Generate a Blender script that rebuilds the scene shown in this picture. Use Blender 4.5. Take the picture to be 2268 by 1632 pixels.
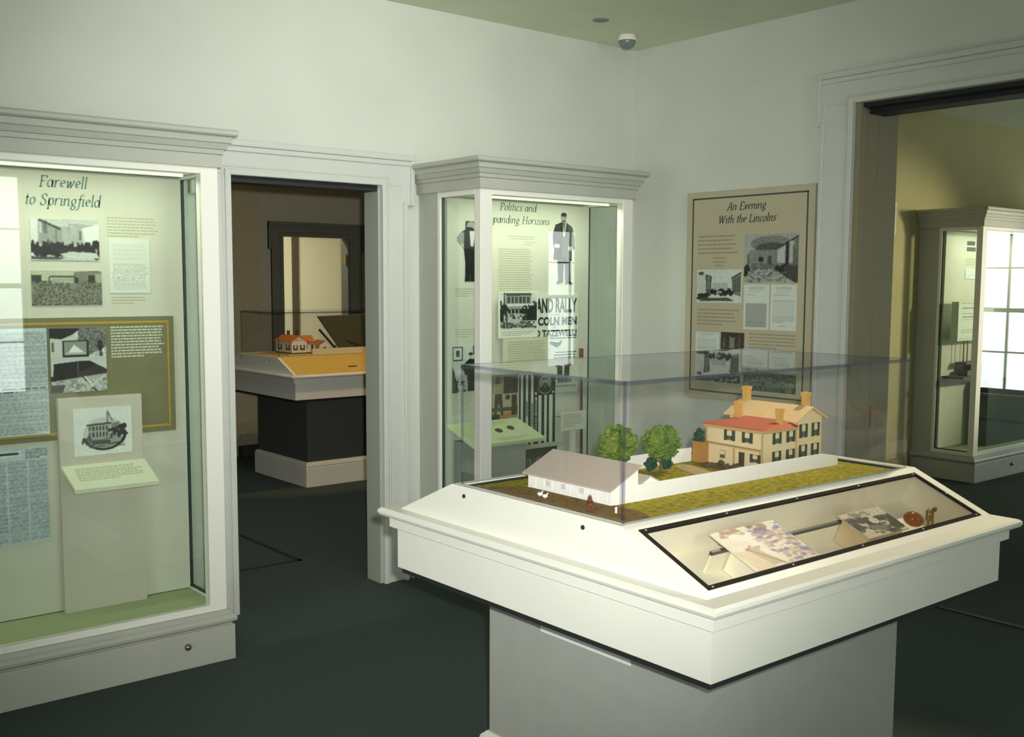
import bpy, bmesh, math, random
import numpy as np
from mathutils import Vector, Matrix
random.seed(7)
for o in list(bpy.data.objects):
    bpy.data.objects.remove(o)
SC = bpy.context.scene
COL = SC.collection

def lin(c):
    return tuple(((v/255)/12.92 if v/255 <= .04045 else ((v/255+.055)/1.055)**2.4) for v in c)

# ---------------------------------------------------------------- camera
FPX, YAW, PIT, ROL = 2339.44, math.radians(39.374), math.radians(5.459), math.radians(-0.231)
fw = Vector((math.sin(YAW)*math.cos(PIT), math.cos(YAW)*math.cos(PIT), -math.sin(PIT)))
rt = Vector((math.cos(YAW), -math.sin(YAW), 0))
dn = fw.cross(rt)
r2 = rt*math.cos(ROL) + dn*math.sin(ROL)
d2 = dn*math.cos(ROL) - rt*math.sin(ROL)
cd = bpy.data.cameras.new('camera'); cam = bpy.data.objects.new('camera', cd); COL.objects.link(cam)
M = Matrix((( r2.x, -d2.x, -fw.x, 0), (r2.y, -d2.y, -fw.y, 0), (r2.z, -d2.z, -fw.z, 1.6), (0, 0, 0, 1)))
cam.matrix_world = M
cd.sensor_width = 36; cd.lens = FPX/2268*36
cd.shift_x = 9/2268; cd.shift_y = 34/2268
cd.clip_start = .05; cd.clip_end = 200
SC.camera = cam

# ---------------------------------------------------------------- world, lights, exposure
SC.view_settings.view_transform = 'Standard'
try: SC.view_settings.look = 'None'
except Exception: pass
SC.view_settings.gamma = 1
SC.view_settings.use_curve_mapping = False
SC.view_settings.exposure = 0.50
SC.cycles.max_bounces = 10
SC.cycles.transparent_max_bounces = 32
SC.cycles.caustics_reflective = False
SC.cycles.caustics_refractive = False
SC.cycles.sample_clamp_indirect = 6
W = bpy.data.worlds.new('world'); SC.world = W; W.use_nodes = True
bg = W.node_tree.nodes['Background']
bg.inputs[0].default_value = (.93, 1.0, 1.0, 1); bg.inputs[1].default_value = 6.0

def light(name, kind, loc, aim, energy, color=(1, 1, 1), size=.1, size_y=None, spot=None, blend=.5, portal=False):
    l = bpy.data.lights.new(name, kind); o = bpy.data.objects.new(name, l); COL.objects.link(o)
    o.location = loc
    o.rotation_euler = (Vector(aim)-Vector(loc)).to_track_quat('-Z', 'Y').to_euler()
    l.energy = energy; l.color = color
    if kind == 'AREA':
        l.shape = 'RECTANGLE'; l.size = size; l.size_y = size_y or size
        if portal: l.cycles.is_portal = True
    else:
        l.shadow_soft_size = size
    if kind == 'SPOT':
        l.spot_size = math.radians(spot); l.spot_blend = blend
    return o
YBACK = 4.69
# the camera's own flash, a little right of and above the lens
FL = Vector((0, 0, 1.6)) + rt*.05 - d2*.065
light('camera_flash', 'SPOT', FL, FL+fw*3-rt*.18+Vector((0, 0, .12)), 405, (.985, 1, .97), .02, spot=62, blend=1)
for lx, tx, e in ((2.2, 2.2, 38), (3.0, 3.2, 36)): light('wall_fill_spot', 'SPOT', (lx, 2.5, 2.93), (tx, YBACK, 2.15), e, (.95, 1, .93), .25, spot=96, blend=1)  # unseen fill spots added to brighten the back wall
# warm track spot over the model, warm lamp over the second table, lights of the rooms beyond, one an added fill
light('track_spot', 'SPOT', (3.9, 1.9, 2.95), (2.85, 1.62, 1.0), 125, (1, .86, .62), .04, spot=50, blend=.7)
light('track_spot', 'SPOT', (4.9, 6.3, 2.9), (4.35, 7.4, .98), 62, (1, .68, .24), .04, spot=36, blend=.35)
light('unseen_room_light', 'AREA', (5.2, 10.4, 2.9), (5.2, 10.4, 0), 52, (1, .97, .82), .6)
light('unseen_room_light', 'AREA', (3.2, 6.4, 2.98), (3.2, 6.4, 0), 11, (1, .93, .78), .8)  # unseen dim fill added to lift the second room's ambient light
light('unseen_room_light', 'SPOT', (9.7, .8, 2.3), (7.9, 4.69, 1.35), 290, (1, .90, .62), .15, spot=40, blend=.8)

# ---------------------------------------------------------------- materials
MATS = {}
def mat(name, rgb, rough=.6, metal=0, spec=.5, noise=0, nscale=40, bump=0, bscale=200, rgb2=None, emit=None):
    if name in MATS: return MATS[name]
    m = bpy.data.materials.new(name); m.use_nodes = True; nt = m.node_tree; b = nt.nodes['Principled BSDF']
    c = (*lin(rgb), 1)
    b.inputs['Base Color'].default_value = c
    b.inputs['Roughness'].default_value = rough; b.inputs['Metallic'].default_value = metal
    b.inputs['Specular IOR Level'].default_value = spec
    if noise or rgb2 or bump:
        tc = nt.nodes.new('ShaderNodeTexCoord')
    if noise or rgb2:
        n = nt.nodes.new('ShaderNodeTexNoise'); n.inputs['Scale'].default_value = nscale; n.inputs['Detail'].default_value = 4
        nt.links.new(tc.outputs['Object'], n.inputs['Vector'])
        r = nt.nodes.new('ShaderNodeValToRGB'); nt.links.new(n.outputs['Fac'], r.inputs[0])
        r.color_ramp.elements[0].position = .3; r.color_ramp.elements[1].position = .7
        if rgb2: r.color_ramp.elements[0].color = c; r.color_ramp.elements[1].color = (*lin(rgb2), 1)
        else:
            r.color_ramp.elements[0].color = (*[v*(1-noise) for v in c[:3]], 1); r.color_ramp.elements[1].color = (*[min(1, v*(1+noise)) for v in c[:3]], 1)
        nt.links.new(r.outputs[0], b.inputs['Base Color'])
    if bump:
        n = nt.nodes.new('ShaderNodeTexNoise'); n.inputs['Scale'].default_value = bscale; n.inputs['Detail'].default_value = 3
        nt.links.new(tc.outputs['Object'], n.inputs['Vector'])
        bp = nt.nodes.new('ShaderNodeBump'); bp.inputs['Strength'].default_value = bump; bp.inputs['Distance'].default_value = .004
        nt.links.new(n.outputs['Fac'], bp.inputs['Height']); nt.links.new(bp.outputs[0], b.inputs['Normal'])
    if emit:
        b.inputs['Emission Color'].default_value = (*lin(rgb), 1); b.inputs['Emission Strength'].default_value = emit
    MATS[name] = m; return m

def glassmat(name, tint=(1, 1, 1), f0=.04, rough=0.0):
    m = bpy.data.materials.new(name); m.use_nodes = True; nt = m.node_tree; nt.nodes.clear()
    out = nt.nodes.new('ShaderNodeOutputMaterial'); mix = nt.nodes.new('ShaderNodeMixShader')
    tr = nt.nodes.new('ShaderNodeBsdfTransparent'); gl = nt.nodes.new('ShaderNodeBsdfGlossy')
    tr.inputs[0].default_value = (*tint, 1); gl.inputs['Roughness'].default_value = rough
    lw = nt.nodes.new('ShaderNodeLayerWeight'); lw.inputs[0].default_value = .5
    p = nt.nodes.new('ShaderNodeMath'); p.operation = 'POWER'; p.inputs[1].default_value = 5
    mr = nt.nodes.new('ShaderNodeMapRange'); mr.inputs['To Min'].default_value = f0; mr.inputs['To Max'].default_value = 1
    nt.links.new(lw.outputs['Facing'], p.inputs[0]); nt.links.new(p.outputs[0], mr.inputs['Value'])
    nt.links.new(mr.outputs[0], mix.inputs[0]); nt.links.new(tr.outputs[0], mix.inputs[1]); nt.links.new(gl.outputs[0], mix.inputs[2])
    nt.links.new(mix.outputs[0], out.inputs[0])
    MATS[name] = m; return m

def colmat(name, rough=.45):
    m = bpy.data.materials.new(name); m.use_nodes = True; nt = m.node_tree; b = nt.nodes['Principled BSDF']
    a = nt.nodes.new('ShaderNodeAttribute'); a.attribute_name = 'Col'
    nt.links.new(a.outputs['Color'], b.inputs['Base Color']); b.inputs['Roughness'].default_value = rough
    MATS[name] = m; return m

wall_m = mat('wall_paint', (212, 214, 203), .85, spec=.2, noise=.03, nscale=2.5, bump=.15, bscale=120)
ceil_m = mat('ceiling_paint', (222, 226, 202), .9, spec=.1, noise=.03, nscale=3)
trim_m = mat('trim_paint', (206, 207, 199), .5, noise=.02, nscale=6)
case_m = mat('case_paint', (180, 181, 168), .5, noise=.02, nscale=8)
white_m = mat('white_frame', (238, 236, 224), .4)
table_m = mat('table_white', (219, 217, 205), .42, noise=.012, nscale=5)
ped_m = mat('pedestal_grey', (160, 160, 152), .6, noise=.03, nscale=20)
carpet_m = mat('carpet', (72, 82, 78), .95, spec=.1, noise=.28, nscale=160, bump=.7, bscale=420)
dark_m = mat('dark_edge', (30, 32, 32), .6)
black_m = mat('black_gasket', (30, 25, 20), .8, spec=.15)
brass_m = mat('brass', (150, 120, 70), .3, metal=.9)
steel_m = mat('steel', (205, 205, 205), .25, metal=.9)
panelback_m = mat('back_panel_cloth', (206, 206, 188), .8, spec=.2, noise=.02, nscale=10)
casefloor_m = mat('case_floor', (172, 184, 140), .6)
ink_m = mat('ink_green', (104, 132, 120), .7)
ink2_m = mat('ink_dark_green', (62, 78, 72), .7)
text_m = mat('text_olive', (176, 176, 142), .8)
text2_m = mat('text_grey', (150, 144, 120), .8)
textw_m = mat('text_white', (196, 200, 178), .8)
blackink_m = mat('black_ink', (26, 32, 34), .7)
tan_m = mat('panel_tan', (190, 180, 152), .6, noise=.02, nscale=10)
olive_m = mat('panel_olive', (118, 116, 82), .7, noise=.04, nscale=12)
gold_m = mat('gold_line', (176, 146, 52), .6)
paper_m = mat('paper', (226, 228, 214), .7)
glass_m = glassmat('case_glass', (.97, .99, .97), .035)
sideglass_m = glassmat('case_side_glass', (.95, .985, .96), .04)
acryl_m = glassmat('acrylic', (.985, .985, .99), .04)
acedge_m = glassmat('acrylic_edge', (.80, .80, .90), .12, .05)
print_m = colmat('photo_print')

# ---------------------------------------------------------------- mesh helpers
class B:
    def __init__(s): s.bm = bmesh.new()
    def box(s, x0, x1, y0, y1, z0, z1, mi=0):
        if x0 > x1: x0, x1 = x1, x0
        if y0 > y1: y0, y1 = y1, y0
        if z0 > z1: z0, z1 = z1, z0
        v = [s.bm.verts.new(p) for p in ((x0, y0, z0), (x1, y0, z0), (x1, y1, z0), (x0, y1, z0), (x0, y0, z1), (x1, y0, z1), (x1, y1, z1), (x0, y1, z1))]
        for q in ((3, 2, 1, 0), (4, 5, 6, 7), (0, 1, 5, 4), (1, 2, 6, 5), (2, 3, 7, 6), (3, 0, 4, 7)):
            s.bm.faces.new([v[i] for i in q]).material_index = mi
        return s
    def hexa(s, P, mi=0):
        v = [s.bm.verts.new(p) for p in P]
        for q in ((3, 2, 1, 0), (4, 5, 6, 7), (0, 1, 5, 4), (1, 2, 6, 5), (2, 3, 7, 6), (3, 0, 4, 7)):
            s.bm.faces.new([v[i] for i in q]).material_index = mi
        return s
    def prism(s, poly, d):               # poly: 3-D points, extruded by vector d
        d = Vector(d); a = [s.bm.verts.new(p) for p in poly]; b = [s.bm.verts.new(Vector(p)+d) for p in poly]
        n = len(poly)
        s.bm.faces.new(a); s.bm.faces.new(b[::-1])
        for i in range(n): s.bm.faces.new((a[i], b[i], b[(i+1) % n], a[(i+1) % n]))
        return s
    def loft(s, rings, cap=True):
        vs = [[s.bm.verts.new(p) for p in r] for r in rings]; n = len(rings[0])
        for a, b in zip(vs, vs[1:]):
            for i in range(n): s.bm.faces.new((a[i], a[(i+1) % n], b[(i+1) % n], b[i]))
        if cap: s.bm.faces.new(vs[0][::-1]); s.bm.faces.new(vs[-1])
        return s
    def lathe(s, prof, c, axis='Z', n=24):
        rings = []
        for r, h in prof:
            ring = []
            for i in range(n):
                a = 2*math.pi*i/n; x, y = r*math.cos(a), r*math.sin(a)
                p = {'Z': (x, y, h), 'Y': (x, h, -y), 'X': (h, x, y)}[axis]
                ring.append(Vector(c)+Vector(p))
            rings.append(ring)
        return s.loft(rings)
    def tube(s, p, q, r, n=8, r2=None):
        p, q = Vector(p), Vector(q); d = (q-p).normalized(); u = d.orthogonal().normalized(); w = d.cross(u)
        R = lambda c, rr: [c+u*rr*math.cos(2*math.pi*i/n)+w*rr*math.sin(2*math.pi*i/n) for i in range(n)]
        return s.loft([R(p, r), R(q, r2 if r2 is not None else r)])
    def ball(s, c, r, sub=2, sc=(1, 1, 1)):
        m = Matrix.Translation(c) @ Matrix.Diagonal((*sc, 1))
        bmesh.ops.create_icosphere(s.bm, subdivisions=sub, radius=r, matrix=m); return s
    def quad(s, P):
        s.bm.faces.new([s.bm.verts.new(p) for p in P]); return s
    def build(s, name, m, parent=None, bevel=0, smooth=False, seg=2):
        bmesh.ops.recalc_face_normals(s.bm, faces=s.bm.faces)
        me = bpy.data.meshes.new(name)
        off = wloc(parent)
        bmesh.ops.translate(s.bm, verts=s.bm.verts, vec=-off)
        s.bm.to_mesh(me); s.bm.free()
        for mm in (m if isinstance(m, (list, tuple)) else [m]): me.materials.append(mm)
        o = bpy.data.objects.new(name, me); COL.objects.link(o)
        if parent: o.parent = parent
        if smooth:
            for p in me.polygons: p.use_smooth = True
        if bevel:
            bv = o.modifiers.new('bevel', 'BEVEL'); bv.width = bevel; bv.segments = seg; bv.limit_method = 'ANGLE'; bv.angle_limit = .6
        return o
def wloc(o):
    v = Vector((0, 0, 0))
    while o: v += o.location; o = o.parent
    return v
def tag(o, label=None, cat=None, group=None, kind=None):
    if label: o['label'] = label
    if cat: o['category'] = cat
    if group: o['group'] = group
    if kind: o['kind'] = kind
    return o
def thing(name, label, cat, loc, group=None):
    o = bpy.data.objects.new(name, None); COL.objects.link(o); o.location = loc; o.empty_display_size = .1
    return tag(o, label, cat, group)
def struct(o, label=None, cat=None): return tag(o, label, cat, kind='structure')
def copy_tree(o, parent=None, d=None):
    c = o.copy(); COL.objects.link(c)
    if parent: c.parent = parent
    if d is not None: c.location = o.location + Vector(d)
    for ch in list(o.children): copy_tree(ch, c)
    return c

# planes for prints: O origin (bottom-left as the viewer sees it), U right, V up (unit), N towards the viewer
class Plane:
    def __init__(s, O, U, V): s.O = Vector(O); s.U = Vector(U).normalized(); s.V = Vector(V).normalized(); s.N = s.U.cross(s.V)
    def p(s, u, v, n=0): return s.O+s.U*u+s.V*v+s.N*n
BACK = lambda y: Plane((0, y, 0), (1, 0, 0), (0, 0, 1))          # faces -Y; u = x, v = z
RIGHT = lambda x: Plane((x, 0, 0), (0, -1, 0), (0, 0, 1))        # faces -X; u = -y, v = z

def board(b, pl, u0, u1, v0, v1, n0, n1):
    return b.hexa([pl.p(u0, v0, n0), pl.p(u1, v0, n0), pl.p(u1, v1, n0), pl.p(u0, v1, n0), pl.p(u0, v0, n1), pl.p(u1, v0, n1), pl.p(u1, v1, n1), pl.p(u0, v1, n1)])

def picture(name, pl, u0, u1, v0, v1, img, n0=.0, t=.004, parent=None, gamma=2.2, tint=(.97, 1, .95)):
    """img: array (rows, cols) or (rows, cols, 3) in display values, row 0 at the top -> a thin board with a printed face"""
    img = np.asarray(img, float)
    if img.ndim == 2: img = img[..., None]*np.array(tint)
    h, w = img.shape[:2]
    us = np.linspace(u0, u1, w); vs = np.linspace(v1, v0, h)
    O, U, V, N = (np.array(x) for x in (pl.O, pl.U, pl.V, pl.N))
    off = np.array(wloc(parent))
    P = O+us[None, :, None]*U+vs[:, None, None]*V+N*(n0+t)-off
    P = P.reshape(-1, 3)
    idx = np.arange(h*w).reshape(h, w)
    F = np.stack([idx[1:, :-1], idx[1:, 1:], idx[:-1, 1:], idx[:-1, :-1]], -1).reshape(-1, 4).tolist()
    C = np.clip(img, 0, 1).reshape(-1, 3)**gamma
    corners = [(u0, v0), (u1, v0), (u1, v1), (u0, v1)]
    base = [O+U*a+V*b+N*n0-off for a, b in corners]
    k = len(P); fr = [idx[-1, 0], idx[-1, -1], idx[0, -1], idx[0, 0]]
    P = np.vstack([P, base]); C = np.vstack([C, C[fr]])
    for i in range(4): F.append([int(k+i), int(k+(i+1) % 4), int(fr[(i+1) % 4]), int(fr[i])])
    F.append([k+3, k+2, k+1, k])
    me = bpy.data.meshes.new(name); me.from_pydata(P.tolist(), [], F)
    a = me.color_attributes.new('Col', 'FLOAT_COLOR', 'POINT')
    a.data.foreach_set('color', np.hstack([C, np.ones((len(C), 1))]).astype(np.float32).ravel())
    me.materials.append(print_m); me.update()
    o = bpy.data.objects.new(name, me); COL.objects.link(o)
    if parent: o.parent = parent
    return o

# ---------------------------------------------------------------- tiny raster painter for the printed pictures
class Pic:
    def __init__(s, w, h, base=.8, rgb=False, seed=1):
        s.w, s.h = w, h
        s.a = np.full((h, w, 3) if rgb else (h, w), base, float) if not isinstance(base, tuple) else np.tile(np.array(base, float), (h, w, 1))
        s.X, s.Y = np.meshgrid((np.arange(w)+.5)/w, (np.arange(h)+.5)/h); s.r = np.random.RandomState(seed)
    def put(s, m, c, al=1.):
        c = np.array(c, float)
        if s.a.ndim == 3: s.a[m] = s.a[m]*(1-al)+c*al
        else: s.a[m] = s.a[m]*(1-al)+c*al
        return s
    def rect(s, x0, y0, x1, y1, c, al=1.): return s.put((s.X >= x0) & (s.X < x1) & (s.Y >= y0) & (s.Y < y1), c, al)
    def ell(s, cx, cy, rx, ry, c, al=1.): return s.put(((s.X-cx)/rx)**2+((s.Y-cy)/ry)**2 < 1, c, al)
    def poly(s, P, c, al=1.):
        m = np.zeros(s.X.shape, bool); n = len(P)
        for i in range(n):
            (x1, y1), (x2, y2) = P[i], P[(i+1) % n]
            if y1 == y2: continue
            k = ((y1 > s.Y) != (y2 > s.Y)) & (s.X < (x2-x1)*(s.Y-y1)/(y2-y1)+x1); m ^= k
        return s.put(m, c, al)
    def line(s, x1, y1, x2, y2, wd, c, al=1.):
        d = np.array([x2-x1, y2-y1]); L = d@d
        t = np.clip(((s.X-x1)*d[0]+(s.Y-y1)*d[1])/max(L, 1e-9), 0, 1)
        return s.put(np.hypot(s.X-x1-t*d[0], (s.Y-y1-t*d[1])*s.h/s.w) < wd, c, al)
    def noise(s, amp, cell=3, box=None):
        n = s.r.rand(s.h//cell+2, s.w//cell+2)-.5
        n = np.kron(n, np.ones((cell, cell)))[:s.h, :s.w]*2*amp
        if box:
            n = n*((s.X >= box[0]) & (s.X < box[2]) & (s.Y >= box[1]) & (s.Y < box[3]))
        s.a += n if s.a.ndim == 2 else n[..., None]
        return s
    def blobs(s, box, n, rx, ry, c, al=1.):
        for _ in range(n):
            s.ell(box[0]+s.r.rand()*(box[2]-box[0]), box[1]+s.r.rand()*(box[3]-box[1]), rx*(.5+s.r.rand()), ry*(.5+s.r.rand()), c, al)
        return s
    def text(s, x0, y0, x1, y1, n, c, al=1., fill=.45):
        lh = (y1-y0)/n
        for i in range(n):
            x = x0; e = x1 if i < n-1 else x0+(x1-x0)*(.4+.5*s.r.rand())
            while x < e:
                wd = (.03+.07*s.r.rand())*(x1-x0)*1.2
                s.rect(x, y0+i*lh+lh*.2, min(x+wd, e), y0+i*lh+lh*(.2+fill), c, al); x += wd+.018*(x1-x0)
        return s
    def blur(s, k=1):
        for _ in range(k):
            p = np.pad(s.a, ((1, 1), (1, 1))+((0, 0),)*(s.a.ndim-2), 'edge')
            s.a = (p[:-2, 1:-1]+p[2:, 1:-1]+p[1:-1, :-2]+p[1:-1, 2:]+2*p[1:-1, 1:-1])/6
        return s

def text_lines(pl, u0, u1, v1, lh, n, m, parent, seed=1, name='text_block', n0=.0006, h=.42, last=.6, centre=False):
    """rows of small printed dashes, far too small to read in the photograph"""
    r = random.Random(seed); b = B()
    for i in range(n):
        w = u1-u0; e = w*(r.uniform(.88, 1) if i < n-1 else last); x = 0
        o = (w-e)/2 if centre else 0
        while x < e:
            d = min(r.uniform(.03, .10)*max(w, .15), e-x)
            b.quad([pl.p(u0+o+x, v1-i*lh-lh*h, n0), pl.p(u0+o+x+d, v1-i*lh-lh*h, n0), pl.p(u0+o+x+d, v1-i*lh, n0), pl.p(u0+o+x, v1-i*lh, n0)])
            x += d+.012*max(w, .2)
    return b.build(name, m, parent)

# ---------------------------------------------------------------- a broad-nib italic alphabet for the panel headings
def arc(cx, cy, rx, ry, a0, a1, n=12):
    return [(cx+rx*math.cos(math.radians(a0+(a1-a0)*i/n)), cy+ry*math.sin(math.radians(a0+(a1-a0)*i/n))) for i in range(n+1)]
xh, asc, cap, dsc = .46, .76, .68, -.22
def stem(x, top, foot=True): return [(x-.05, top-.05), (x, top), (x, .06)]+([(x+.03, .0), (x+.08, .05)] if foot else [(x, 0)])
BOWL = arc(.19, .23, .16, .22, 0, 360, 20)
SERIF = lambda x, y, w=.1: [(x-w, y), (x+w, y)]
G = {
 'a': (.46, [BOWL, [(.36, .46), (.36, .06), (.39, 0), (.44, .05)]]),
 'b': (.44, [stem(.06, asc, 0), arc(.21, .23, .16, .22, 0, 360, 20)]),
 'c': (.36, [arc(.19, .23, .16, .22, 50, 310)]),
 'd': (.46, [BOWL, [(.30, asc), (.36, asc), (.36, .06), (.39, 0), (.44, .05)]]),
 'e': (.38, [[(.05, .24), (.31, .28)]+arc(.19, .25, .14, .2, 15, 310, 14)]),
 'f': (.28, [[(.36, asc-.04), (.30, asc), (.2, asc-.06), (.16, .5), (.12, -.1), (.06, -.22), (-.03, -.2)], [(.02, xh-.02), (.3, xh-.02)]]),
 'g': (.44, [arc(.2, .28, .14, .17, 0, 360, 18), [(.3, .4), (.4, .46)], [(.12, .12), (.1, .04), (.3, .0), (.36, -.1), (.28, -.22), (.1, -.22), (.03, -.12), (.12, .02)]]),
 'h': (.46, [stem(.06, asc, 0), [(.06, .3), (.2, .45), (.31, .43), (.34, .32), (.34, .06), (.37, 0), (.42, .05)]]),
 'i': (.2, [stem(.08, xh), [(.1, .62), (.12, .66)]]),
 'l': (.2, [stem(.08, asc)]),
 'm': (.72, [stem(.06, xh, 0), [(.06, .3), (.18, .45), (.28, .43), (.31, .32), (.31, 0)], [(.31, .3), (.44, .45), (.55, .43), (.58, .32), (.58, .06), (.61, 0), (.67, .05)]]),
 'n': (.46, [stem(.06, xh, 0), [(.06, .3), (.2, .45), (.31, .43), (.34, .32), (.34, .06), (.37, 0), (.42, .05)]]),
 'o': (.4, [arc(.19, .23, .16, .22, 0, 360, 20)]),
 'p': (.44, [[(.01, xh-.05), (.07, xh), (.07, dsc)], SERIF(.07, dsc, .07), arc(.22, .23, .15, .22, 0, 360, 20)]),
 'r': (.34, [stem(.06, xh, 0), [(.06, .28), (.17, .43), (.26, .46), (.31, .42)]]),
 's': (.32, [[(.27, .4), (.2, .46), (.1, .44), (.06, .36), (.12, .27), (.22, .2), (.26, .1), (.18, .01), (.08, .01), (.03, .08)]]),
 't': (.26, [[(.12, .62), (.1, .08), (.14, 0), (.22, .05)], [(.0, xh-.02), (.23, xh-.02)]]),
 'v': (.4, [[(.02, xh-.04), (.09, xh), (.17, .0), (.3, .25), (.34, .42), (.28, .46)]]),
 'w': (.6, [[(.02, xh-.04), (.09, xh), (.14, .0), (.3, .4), (.34, .0), (.48, .25), (.53, .42), (.47, .46)]]),
 'x': (.4, [[(.02, .42), (.1, .45), (.25, .02), (.35, .04)], [(.35, .44), (.03, .01)]]),
 'z': (.38, [[(.05, .42), (.32, .43), (.04, .02), (.33, .02)]]),
 'A': (.62, [[(.02, 0), (.32, cap), (.38, cap), (.5, 0)], [(.14, .25), (.45, .25)], SERIF(.03, 0, .07), SERIF(.5, 0, .09)]),
 'E': (.52, [[(.12, cap), (.12, 0)], [(.05, cap), (.46, cap), (.46, .56)], [(.12, .36), (.36, .36)], [(.05, 0), (.46, 0), (.48, .13)]]),
 'F': (.5, [[(.12, cap), (.12, 0)], [(.05, cap), (.47, cap), (.47, .56)], [(.12, .36), (.36, .36)], SERIF(.12, 0)]),
 'H': (.7, [[(.13, cap), (.13, 0)], [(.54, cap), (.54, 0)], [(.13, .35), (.54, .35)], SERIF(.13, 0), SERIF(.54, 0), SERIF(.13, cap), SERIF(.54, cap)]),
 'L': (.5, [[(.13, cap), (.13, 0)], SERIF(.13, cap), [(.05, 0), (.46, 0), (.48, .15)]]),
 'P': (.52, [[(.13, cap), (.13, 0)], [(.05, cap), (.28, cap)]+arc(.28, .5, .17, .18, 90, -90)+[(.13, .32)], SERIF(.13, 0)]),
 'S': (.48, [[(.4, .54), (.36, .66), (.24, .7), (.11, .64), (.09, .5), (.2, .38), (.34, .3), (.38, .16), (.28, 0), (.14, -.01), (.05, .07), (.03, .17)]]),
 'W': (.86, [[(.06, cap), (.18, 0), (.4, cap), (.5, 0), (.76, cap)], SERIF(.07, cap, .08), SERIF(.76, cap, .08)]),
}
def lettering(txt, pl, uc, v0, size, m, parent, width=None, name='title_lettering', n0=.0012, nib=(.088, .044), shear=.2, track=.03):
    b = B(); x = 0; segs = []
    for ch in txt:
        if ch == ' ': x += .28; continue
        w, strokes = G[ch]
        for s in strokes:
            for (a0, b0), (a1, b1) in zip(s, s[1:]): segs.append((x+a0+shear*b0, b0, x+a1+shear*b1, b1))
        x += w+track
    sx = size if width is None else width/x
    nx, ny = nib[0], nib[1]
    for x0, y0, x1, y1 in segs:
        dx, dy = x1-x0, y1-y0; L = math.hypot(dx, dy) or 1
        px, py = -dy/L*.012, dx/L*.012
        k = abs(dx*ny-dy*nx)/L/math.hypot(nx, ny)
        ax, ay = nx/2, ny/2
        if (px*ax+py*ay) < 0: px, py = -px, -py
        Q = [(x0-ax-px, y0-ay-py), (x1-ax-px, y1-ay-py), (x1+ax+px, y1+ay+py), (x0+ax+px, y0+ay+py)]
        b.quad([pl.p(uc+(q[0]-x/2)*sx, v0+q[1]*size, n0) for q in Q])
    return b.build(name, m, parent)

def block_text(txt, pl, u0, u1, v0, v1, m, parent, name='block_lettering', n0=.002, bold=.02, rot=False):
    cu = bpy.data.curves.new('t', 'FONT'); cu.body = txt; cu.size = 1; cu.offset = bold; cu.resolution_u = 3
    o = bpy.data.objects.new('t', cu); COL.objects.link(o)
    bpy.context.view_layer.update()
    me = bpy.data.meshes.new_from_object(o.evaluated_get(bpy.context.evaluated_depsgraph_get()))
    bpy.data.objects.remove(o); bpy.data.curves.remove(cu)
    co = [v.co.copy() for v in me.vertices]
    if rot: co = [Vector((-c.y, c.x, 0)) for c in co]
    xs = [c.x for c in co]; ys = [c.y for c in co]; x0, x1, y0, y1 = min(xs), max(xs), min(ys), max(ys)
    off = wloc(parent)
    for v, c in zip(me.vertices, co):
        v.co = pl.p(u0+(c.x-x0)/(x1-x0)*(u1-u0), v0+(c.y-y0)/(y1-y0)*(v1-v0), n0)-off
    me.materials.clear(); me.materials.append(m); me.name = name
    ob = bpy.data.objects.new(name, me); COL.objects.link(ob)
    if parent: ob.parent = parent
    return ob

# ================================================================= SETTING
CH = 3.032; XR = 4.865; XR2 = 5.235; YB = 4.69; YB2 = 4.81; YF = -3.2; XL = -3.0; XE = 12.5
struct(B().box(XL-.2, XE+.2, YF-.2, 12.2, -.1, 0).build('floor', carpet_m), 'dark grey green carpet running through all the rooms', 'floor')
struct(B().box(XL-.2, XE+.2, YF-.2, 12.2, CH, CH+.1).build('ceiling', ceil_m), 'plain olive grey painted ceiling', 'ceiling')

def wall_y(b, y0, y1, x0, x1, holes):       # wall along X with rectangular holes (xa, xb, za, zb)
    xs = x0
    for xa, xb, za, zb in sorted(holes):
        b.box(xs, xa, y0, y1, 0, CH)
        if zb < CH: b.box(xa, xb, y0, y1, zb, CH)
        if za > 0: b.box(xa, xb, y0, y1, 0, za)
        xs = xb
    b.box(xs, x1, y0, y1, 0, CH); return b
def wall_x(b, x0, x1, y0, y1, holes):
    ys = y0
    for ya, yb, za, zb in sorted(holes):
        b.box(x0, x1, ys, ya, 0, CH)
        if zb < CH: b.box(x0, x1, ya, yb, zb, CH)
        if za > 0: b.box(x0, x1, ya, yb, 0, za)
        ys = yb
    b.box(x0, x1, ys, y1, 0, CH); return b
DX0, DX1, DH = 2.155, 2.987, 2.097            # doorway in the back wall
OY0, OY1, OH = 1.15, 3.132, 2.52              # wide opening in the right wall
struct(wall_y(B(), YB, YB2, XL, XR2-.1, [(DX0, DX1, 0, DH)]).build('wall_back', wall_m), 'pale grey wall behind the two lit display cases', 'wall')
struct(wall_x(B(), XR, XR2, YF, YB, [(OY0, OY1, 0, OH)]).build('wall_right', wall_m), 'pale grey wall holding the tan text panel', 'wall')
struct(B().box(XR2-.1, XE, YB, YB2, 0, CH).build('wall_side', mat('yellow_paint', (184, 178, 134), .85, spec=.1, noise=.04, nscale=3)), 'yellowish wall of the room on the right', 'wall')
WF = [(1.9, 3.1, .4, 2.7), (10.2, 11.2, .4, 2.4)]
struct(wall_y(B(), YF-.15, YF, XL, XE, WF).build('wall_front', wall_m), 'pale wall with tall windows behind the viewer', 'wall')
WLH = [(-.4, 1.6, .6, 2.0)]
struct(wall_x(B(), XL-.15, XL, YF, 12, WLH).build('wall_left', wall_m), 'pale wall with an added window out of view to the left', 'wall')
WRH = [(1.75, 3.0, .3, 2.3)]
struct(wall_x(B(), XE, XE+.15, YF, 12, WRH).build('wall_east', wall_m), 'far end wall of the room on the right', 'wall')
FY = 9.3
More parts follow.
